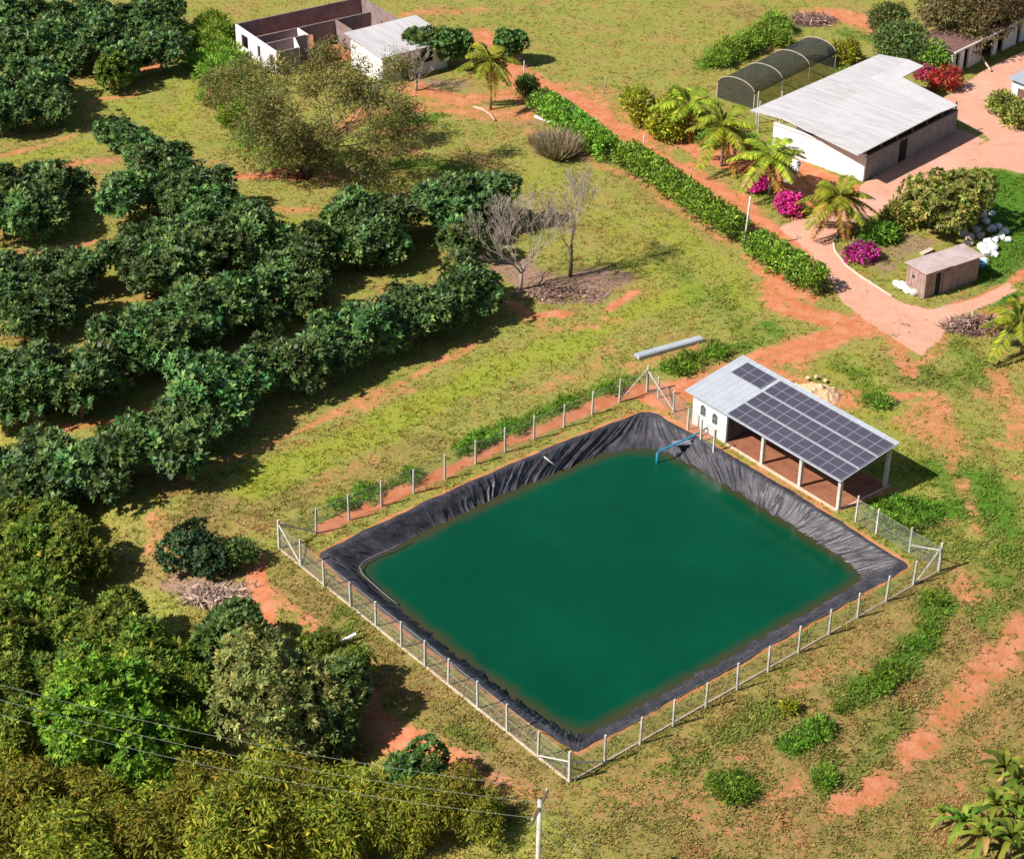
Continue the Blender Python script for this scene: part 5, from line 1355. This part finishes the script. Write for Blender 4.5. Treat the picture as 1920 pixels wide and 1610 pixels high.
# ---- hedges
def hedge(pa, pb, wid, h, label, seed):
    r = np.random.default_rng(seed); a, b_ = at_h(*pa, h * .6), at_h(*pb, h * .6); d = b_ - a; ln = np.linalg.norm(d[:2]); K = int(ln * 19)
    t = thing('hedge', label, 'hedge', a, math.atan2(d[1], d[0]), 'clipped hedges along the dirt track')
    u = r.random(K) * ln; th = r.random(K) * PI; e = np.minimum(1, np.minimum(u, ln - u) / .6 + .45)
    k = (.72 + .5 * fbm(u * .9 + seed, np.sin(th) * 1.5, 3)) * e
    k = .86 + .28 * (k - .7); sq_ = lambda x: np.sign(x) * np.abs(x) ** .55; c = np.stack([u, sq_(np.cos(th)) * wid / 2 * k, .25 + sq_(np.sin(th)) * (h - .35) * k], 1)
    c2 = np.stack([r.random(K // 3) * ln, (r.random(K // 3) - .5) * wid * .5, .3 + r.random(K // 3) * (h - .7)], 1)
    me = np_mesh('foliage', *clumpset(r, np.concatenate([c, c2]), .34, 36, .27, .12, [(.06, .17, .015), (.13, .31, .026), (.22, .40, .04)], .8, 0, 1, .25))
    link('foliage', me, 'leaf', t)
    b = MB()
    for x in np.arange(.4, ln - .2, .8): b.tube([(x, r.normal() * .1, -.2), (x + r.normal() * .1, r.normal() * .15, h * .75)], [.04, .02], 5)
    b.build('stems', 'bark', t).__setitem__('kind', 'stuff')


hedge((1010, 182), (1142, 276), 2.2, 2.0, 'clipped green hedge along the track, the farthest of three lengths', 1)
hedge((1168, 278), (1385, 428), 2.2, 2.0, 'clipped green hedge, the long middle length ending at the tall pole', 2)
hedge((1412, 448), (1538, 528), 2.3, 2.0, 'clipped green hedge, the nearest of three lengths, past the tall pole', 3)


# ---- palms
def palm_crown(r, n_f, L_, cols, spread=1.0, droop=1.0, up0=75, dry=0):
    parts = []; rach = MB()
    for k in range(n_f):
        az = 2.4 * k + r.random() * .5; el = math.radians(up0 - (up0 + 12) * (k / max(1, n_f - 1)) + r.normal() * 6); Lf = L_ * (.85 + .25 * r.random())
        h = np.array([math.cos(az), math.sin(az), 0]); t = np.linspace(0, 1, 13)
        hz = Lf * t * math.cos(el) * spread + Lf * .18 * t ** 2; vz = Lf * t * math.sin(el) - droop * Lf * (.55 + .2 * math.cos(el)) * t ** 2.2
        P = h * hz[:, None]; P[:, 2] = vz
        rach.tube(P, list(.035 * (1 - t) + .008), 4, False)
        nl = 34; tl = np.linspace(.10, .99, nl); pos = np.stack([np.interp(tl, t, P[:, i]) for i in range(3)], 1)
        tg = np.gradient(pos, axis=0); tg = unit(tg); side = unit(np.cross(tg, [0, 0, 1.])); nrm = unit(np.cross(side, tg))
        ll = Lf * .33 * np.sin(PI * (.14 + .80 * tl)) ** .7
        for sg in (1, -1):
            ax = unit(side * sg * .85 + tg * .55 - nrm * (.15 + .35 * r.random()) + .08 * r.normal(size=(nl, 3)))
            col = palette(r, nl, cols, .14) * (1 + .2 * r.normal())
            parts.append(leaves(pos, ax, nrm + side * sg * .25, ll * (.85 + .3 * r.random(nl)), .14 + 0 * ll, np.clip(col, .003, 1)))
    return cat3(*parts), rach


PC = [(0.15, 0.225, 0.015), (0.255, 0.315, 0.018), (0.36, 0.375, 0.03), (0.09, 0.18, 0.018)]
PY = [(.40, .29, .03), (.34, .30, .03), (.48, .26, .07)]


def palm(base, top, L_, label, seed, n_f=14, dry=3, r0=.13, grp='coconut palms by the house'):
    L_ *= 1.08
    r = np.random.default_rng(seed); p = at(*base)
    # height from the picture
    lo_, hi_ = 0.5, 14.0
    for _ in range(40):
        m_ = (lo_ + hi_) / 2; v = p + [0, 0, m_] - CAMP; y = 805 - F_PX * (v @ UU) / (v @ FW)
        if y > top[1]: lo_ = m_
        else: hi_ = m_
    hgt = lo_; v = p + [0, 0, hgt] - CAMP; dx = (top[0] - (960 + F_PX * (v @ RR) / (v @ FW))) * (v @ FW) / F_PX
    t = thing('palm_tree', label, 'palm', p, 0, grp)
    tp = np.array([dx, 0, hgt]); rings = [(0, 0, -.3)] + [tuple(tp * [k ** 1.6, 0, k] + [0, .08 * math.sin(k * 3), 0]) for k in (.25, .5, .75)] + [tuple(tp)]
    MB().tube(rings, [r0 * 1.35, r0, r0 * .85, r0 * .8, r0 * .85], 9).build('trunk', 'palmbark', t, True)
    (V, Fc, C), rach = palm_crown(r, n_f, L_, PC, 1, .78)
    o = link('crown', np_mesh('crown', V + tp, Fc, C), 'leaf_soft', t)
    rb = rach.build('frond_stems', surf_cache('frond stem', (.30, .30, .05)), t); rb.location = tuple(tp); rb['kind'] = 'stuff'
    if dry:
        (V, Fc, C), rach = palm_crown(np.random.default_rng(seed + 9), dry, L_ * .95, PY, .75, 1.25, 12)
        link('dry_fronds', np_mesh('dry_fronds', V + tp + [0, 0, -.12], Fc, C), 'leaf_soft', t)['kind'] = 'stuff'
    return t


_sc = {}


def surf_cache(n, c):
    if n not in _sc: _sc[n] = surf(n, c, None, .7, 3, bump=0)
    return _sc[n]


palm((1290, 250), (1290, 196), 2.75, 'coconut palm farthest left, above the yellow lime shrubs', 301)
palm((1353, 312), (1356, 236), 2.75, 'twin stemmed coconut palm between the shade tunnel and the track', 302, r0=.12)
palm((1443, 366), (1446, 292), 2.6, 'coconut palm in front of the lower white roof, magenta bush at its foot', 303)
palm((1573, 440), (1574, 368), 2.6, 'lone coconut palm standing in the fork of the drive', 304, 15, 5)
palm((1917, 662), (1912, 598), 2.3, 'young palm at the right edge by the brush heap', 305, 13, 3)
palm((920, 206), (918, 112), 2.4, 'slim pale trunked palm on the bare yard at the top', 306, 12, 4, .11)
p = at(1358, 312); twin = [o for o in COL.objects if o.get('label', '').startswith('twin stemmed')][0]; MB().tube([(.25, .1, -.2), (.5, .15, 2.2), (.35, .1, 3.2)], [.10, .08, .06], 7).build('trunk', 'palmbark', twin, True)


# ---- banana and agave-like plants, lower right
def banana(px, py, s_, label, seed, n_l=13, cols=((.06, .13, .015), (.12, .20, .02), (.20, .25, .03))):
    r = np.random.default_rng(seed); p = at(px, py); t = thing('banana_plant', label, 'banana plant', p, 0, 'banana plants in the lower right corner')
    MB().tube([(0, 0, -.2), (.03, .02, .6 * s_), (.05, 0, 1.1 * s_)], [.12 * s_, .10 * s_, .05 * s_], 8).build('stem', 'palmbark', t, True)
    V = []; Fq_ = []; C = []
    for k in range(n_l):
        az = 2.4 * k + r.random() * .6; el = math.radians(82 - 62 * k / n_l + 8 * r.normal()); Lf = s_ * (1.3 + .5 * r.random()); Wd = s_ * (.105 + .04 * r.random()); m_ = 9
        h = np.array([math.cos(az), math.sin(az), 0]); sd_ = np.array([-h[1], h[0], 0]); c = palette(r, 1, cols, .15)[0]; b0 = len(V)
        if r.random() < .16: c = np.array([.42, .33, .08])
        for i in range(m_ + 1):
            tt_ = i / m_; q_ = h * Lf * (tt_ * math.cos(el) + .12 * tt_ ** 2); z = 1.0 * s_ + Lf * (tt_ * math.sin(el) - .62 * tt_ ** 2.3)
            w_ = Wd * (.12 + math.sin(PI * min(1, .08 + tt_ * .93)) ** .6) * (1 + .15 * r.normal())
            for sg in (-1, 0, 1):
                V.append(q_ + sd_ * sg * w_ + [0, 0, z + (-.0 if sg == 0 else .28 * w_)]); C.append(c * (1.1 if sg == 0 else 1 + .1 * r.normal()))
        for i in range(m_):
            for j in (0, 1): a_ = b0 + i * 3 + j; Fq_.append((a_, a_ + 1, a_ + 4, a_ + 3))
    link('leaves', np_mesh('leaves', np.array(V), np.array(Fq_), np.clip(np.array(C), .004, 1)), 'leaf_soft', t)


for i, (px, py, s_, lb) in enumerate([(1878, 1470, 1.2, 'topmost of the clump'), (1915, 1490, 1.2, 'at the right edge, upper'), (1860, 1545, 1.3, 'with yellowed leaves, in the middle'), (1905, 1545, 1.3, 'right edge, middle'), (1800, 1570, 1.1, 'left end of the clump'), (1840, 1600, 1.2, 'lower left'), (1890, 1605, 1.3, 'lowest, right edge'), (1765, 1545, .7, 'smallest, outlying on the left'), (1930, 1590, 1.2, 'cut by the corner of the frame')]):
    banana(px, py, s_ * .95, 'banana plant in the lower right corner, ' + lb, 320 + i)


# ---- bare and feathery trees
def branching(b, r, p, d, L_, rad, depth, spread, up, tips, nseg=3):
    pts = [p]; q_ = p.copy(); dd = d.copy()
    for i in range(nseg):
        dd = unit(dd + .16 * r.normal(size=3) + [0, 0, up]); q_ = q_ + dd * L_ / nseg; pts.append(q_.copy())
    b.tube(pts, list(np.maximum(np.linspace(rad, rad * .55, nseg + 1), .011)), 5 if rad > .02 else 3, False)
    if depth == 0: tips.append((q_, dd)); return
    for k in range(r.integers(2, 4) if depth > 1 else 3):
        nd = unit(dd + spread * unit(r.normal(size=3) * [1, 1, .5])); branching(b, r, pts[-1 - (k % 2 if depth > 1 else 0)], nd, L_ * (.62 + .22 * r.random()), rad * .52, depth - 1, spread, up, tips, nseg)


def bare_tree(px, py, h, label, seed, spread=.62, multi=3, slim=False):
    r = np.random.default_rng(seed); t = thing('bare_tree', label, 'bare tree', at(px, py)); b = MB(); tips = []
    th = h * (.22 if not slim else .38)
    MB().tube([(0, 0, -.3), (.04, 0, th * .5), (0.02, .03, th)], [.16, .13, .11], 7).build('trunk', 'barkgrey' if not slim else 'bark', t, True)
    for k in range(multi):
        a = 2 * PI * k / multi + r.random(); branching(b, r, np.array([.02, .03, th * (1 - .12 * (k % 3))]), unit(np.array([math.cos(a) * spread, math.sin(a) * spread, .9 + .3 * r.random()])), h * .27, .062, 5, .46, .10, tips)
    if slim: branching(b, r, np.array([.02, .03, th]), np.array([0, 0, 1.]), h * .30, .062, 5, .42, .14, tips)
    o = b.build('branches', 'barkgrey', t); o['kind'] = 'stuff'


bare_tree(976, 543, 7.6, 'leafless grey tree with many upswept branches beside the orchard', 401, 1.1, 9)
bare_tree(1069, 518, 6.6, 'slender leafless tree on bare litter, right of the bushier bare tree', 402, .6, 4, True)
bare_tree(690, 225, 3.6, 'small leafless pale tree on the bare yard beyond the feathery tree', 403, .7, 4)
bare_tree(780, 170, 4.0, 'grey leafless bush before the dark trees at the top', 404, .8, 6)

# wide feathery tree
r = np.random.default_rng(77); p = at(578, 332)
t = thing('feathery_tree', 'wide spreading thin leaved olive tree with a broad dappled shadow', 'tree', p)
b = MB(); tips = []
MB().tube([(0, 0, -.3), (-.1, 0, .8), (.1, .1, 1.8)], [.30, .24, .2], 8).build('trunk', 'bark', t, True)
for k in range(7):
    a = 2 * PI * k / 7 + r.random() * .5
    branching(b, r, np.array([.1, .1, 1.5 + .3 * r.random()]), unit(np.array([math.cos(a) * .95, math.sin(a) * .95, .78])), 3.6, .11, 4, .55, .03, tips)
b.build('branches', 'bark', t)['kind'] = 'stuff'
tp = np.array([q_ for q_, d in tips]); keep = r.random(len(tp)) < .92; tp = tp[keep]
FE = [(0.1313, 0.1426, 0.034), (0.189, 0.184, 0.05), (0.0945, 0.1196, 0.022), (0.2205, 0.1564, 0.07)]
ex = tp[r.integers(0, len(tp), len(tp) // 2)] + r.normal(size=(len(tp) // 2, 3)) * .5
lo_c = np.array([-1.6, -.2, 2.9]) + r.normal(size=(130, 3)) * [2.4, 1.3, 1.0]; lo_c[:, 2] = np.maximum(lo_c[:, 2], .8)
me = np_mesh('crown', *clumpset(r, np.concatenate([tp, ex, lo_c]), .72, 60, .33, .085, FE, .5, .2, .7, .252)); link('crown', me, 'leaf_soft', t)
print('feathery tips', len(tp), tp.min(0), tp.max(0))

# dry feather grass, brush heaps
def dry_bush(name, px, py, rad, h, cols, label, cat, seed, n_=900, mat='leaf_soft', wd_=.03):
    r = np.random.default_rng(seed); p = at(px, py)
    a = r.random(n_) * 2 * PI; rr = np.sqrt(r.random(n_)) * rad * .5; pos = np.stack([np.cos(a) * rr, np.sin(a) * rr, 0 * a], 1)
    ax = np.stack([np.cos(a) * (.25 + .6 * rr / rad), np.sin(a) * (.25 + .6 * rr / rad), .75 + .3 * r.random(n_)], 1) + .25 * r.normal(size=(n_, 3))
    V, Fc, C = leaves(pos, ax, r.normal(size=(n_, 3)), h * (.6 + .6 * r.random(n_)), wd_ * 2, palette(r, n_, cols))
    o = link(name, np_mesh(name, V, Fc, C), mat); o.location = tuple(p); return tag(o, label, cat)


dry_bush('pampas_grass', 1045, 290, 2.6, 2.0, [(.36, .29, .18), (.26, .21, .13), (.17, .16, .08), (.42, .33, .24)], 'dry greyish straw bush in front of the middle hedge gap', 'dry bush', 501, 1800)
dry_bush('dry_grass_tuft', 1010, 270, 1.4, .9, [(.40, .28, .14), (.30, .22, .10)], 'small dry straw tuft left of the greyish bush', 'dry bush', 502, 500)
dry_bush('bamboo_twigs', 35, 1425, 1.8, 3.2, [(.17, .16, .05), (.24, .21, .07), (.12, .12, .03)], 'upright dry twigs at the left edge under the power lines', 'dry bush', 503, 300, wd_=.025)


def brush(name, px, py, rx, ry, h, n_, cols, label, seed, ln=.9):
    r = np.random.default_rng(seed); p = at(px, py); a = r.random(n_) * 2 * PI; rr = np.sqrt(r.random(n_))
    pos = np.stack([np.cos(a) * rr * rx, np.sin(a) * rr * ry, h * (1 - rr ** 2) * r.random(n_) + .04], 1)
    ax = r.normal(size=(n_, 3)) * [1, 1, .22]; V, Fc, C = leaves(pos, ax, r.normal(size=(n_, 3)) * .4 + [0, 0, 1], ln * (.4 + .8 * r.random(n_)), .10 * (.5 + r.random(n_)), palette(r, n_, cols, .35))
    o = link(name, np_mesh(name, V, Fc, C), 'leaf_soft'); o.location = tuple(p); return tag(o, label, 'brush heap')


BRC = [(.36, .24, .18), (.25, .15, .11), (.44, .32, .25), (.16, .10, .075)]
brush('brush_heap', 1838, 615, 2.6, 1.2, .7, 1500, BRC, 'heap of dry grey brown brushwood left of the young palm', 511)
brush('brush_heap', 548, 328, 1.5, .8, .6, 500, [(.36, .16, .09), (.25, .10, .06), (.16, .08, .05)], 'reddish brown brush heap at the foot of the feathery tree', 512)
brush('brush_heap', 1520, 40, 2.4, 1.6, .5, 900, BRC, 'greyish dry brush spread above the shade tunnel', 513)
brush('brush_heap', 420, 1115, 2.6, .9, .3, 700, [(.42, .30, .25), (.28, .19, .15), (.5, .38, .32)], 'pale greyish brush litter below the dark bushes', 514)
brush('leaf_litter', 1050, 552, 3.6, 1.5, .08, 900, BRC, 'brownish leaf litter under the two bare trees', 515, .45)
#SECTION4

# ------------------------------------------------------------------ grass
def grass(n_try, seed):
    r = np.random.default_rng(seed)
    # points spread over the part of the place that is in view
    px = r.random(n_try) * 2900 - 490; py = r.random(n_try) * 2150 - 60
    d = FW[None] * F_PX + RR[None] * (px - 960)[:, None] - UU[None] * (py - 805)[:, None]
    z = np.zeros(n_try)
    for _ in range(4):
        t = (z - CAMP[2]) / d[:, 2]; P = CAMP[None] + d * t[:, None]; z = ground_z(P[:, 0], P[:, 1])
    x, y = P[:, 0], P[:, 1]
    mk = masks(x, y); dirt, con, lush, lime, lit, dry = mk
    nz = fbm(x * .9 + 3, y * .9, 3); nb = fbm(x * .16, y * .16 + 7, 3); nf = vnoise(x * 3.1, y * 3.1)
    keep = r.random(n_try) < np.clip((1 - 1.02 * np.maximum.reduce([dirt * (.75 + nz), con * 1.3, lit * .9])) * (.25 + 1.2 * sstep(.35, .65, nz)) , 0, 1)
    keep &= r.random(n_try) < np.clip(1 - (np.maximum(np.maximum(-40 - px, px - 1960), 0) / 450) ** 1.0, 0, 1) * np.clip(1 - np.maximum(py - 1660, 0) / 430, 0, 1)
    sd = poly_sd(RIMB, x, y); keep &= sd < -.5
    c, s_ = math.cos(SHED_A), math.sin(SHED_A); u = (x - SHED_O[0]) * c + (y - SHED_O[1]) * s_; v = -(x - SHED_O[0]) * s_ + (y - SHED_O[1]) * c
    keep &= ~((u > -.1) & (u < 13.2) & (v > -.2) & (v < 4.8))
    c, s_ = math.cos(HA), math.sin(HA); u = (x - hb[0]) * c + (y - hb[1]) * s_; v = -(x - hb[0]) * s_ + (y - hb[1]) * c
    keep &= ~((u > -.1) & (u < 14) & (v > -.1) & (v < 9))
    x, y, z = x[keep], y[keep], z[keep]; dirt, con, lush, lime, lit, dry = mk[:, keep]; nb = nb[keep]; nz = nz[keep]; nf = nf[keep]; n_ = len(x)
    zz = np.where(sd[keep] > -2.2, z * sstep(0, 2.2, -sd[keep]), z)
    nh = fbm(x * .30 + 21, y * .30, 4); nr_ = fbm(x * .42 + 50, y * .42 + 9, 4)
    base = np.array([.235, .245, .044])[None] * np.ones((n_, 1))
    mixc = lambda c0, c1, w: c0 * (1 - w[:, None]) + np.array(c1)[None] * w[:, None]
    base = mixc(base, (.42, .33, .11), sstep(.45, .7, nz) * .7 * (r.random(n_) < .7)); base = mixc(base, (.16, .18, .026), (r.random(n_) < .25) * .8)
    base = mixc(base, (.13, .215, .024), sstep(.46, .66, nh) * .5); base = mixc(base, (.44, .21, .085), sstep(.56, .7, nr_) * .7); base = mixc(base, (.33, .21, .075), sstep(.5, .7, nb) * .4); base = mixc(base, (.28, .175, .075), dry * .6 * (r.random(n_) < .8))
    base = mixc(base, (.24, .30, .025), lime * .75); base = mixc(base, (.075, .19, .018), lush * .9)
    hgt = (.08 + .10 * r.random(n_)) * (1 + 1.3 * lush + .2 * dry) * (.75 + .5 * nf)
    B = 5; N = n_ * B
    pos = np.repeat(np.stack([x, y, zz - .01], 1), B, 0) + np.concatenate([r.normal(size=(N, 2)) * .07, np.zeros((N, 1))], 1)
    ax = unit(np.concatenate([r.normal(size=(N, 2)) * .8, .30 + .35 * r.random((N, 1))], 1))
    nr = unit(.45 * r.normal(size=(N, 3)) + [0, 0, 1.3])
    col = np.clip(np.repeat(base, B, 0) * (1 + .2 * r.normal(size=(N, 1))), .006, .6)
    return leaves(pos, ax, nr, np.repeat(hgt, B) * (.8 + .7 * r.random(N)), .045 + .055 * r.random(N), col)


V, Fc, C = grass(300000, 900)
print('grass blades', len(Fc))
g = link('grass', np_mesh('grass', V, Fc, C), 'blade'); tag(g, 'short patchy green and straw coloured grass over the slopes', 'grass', None, 'stuff')
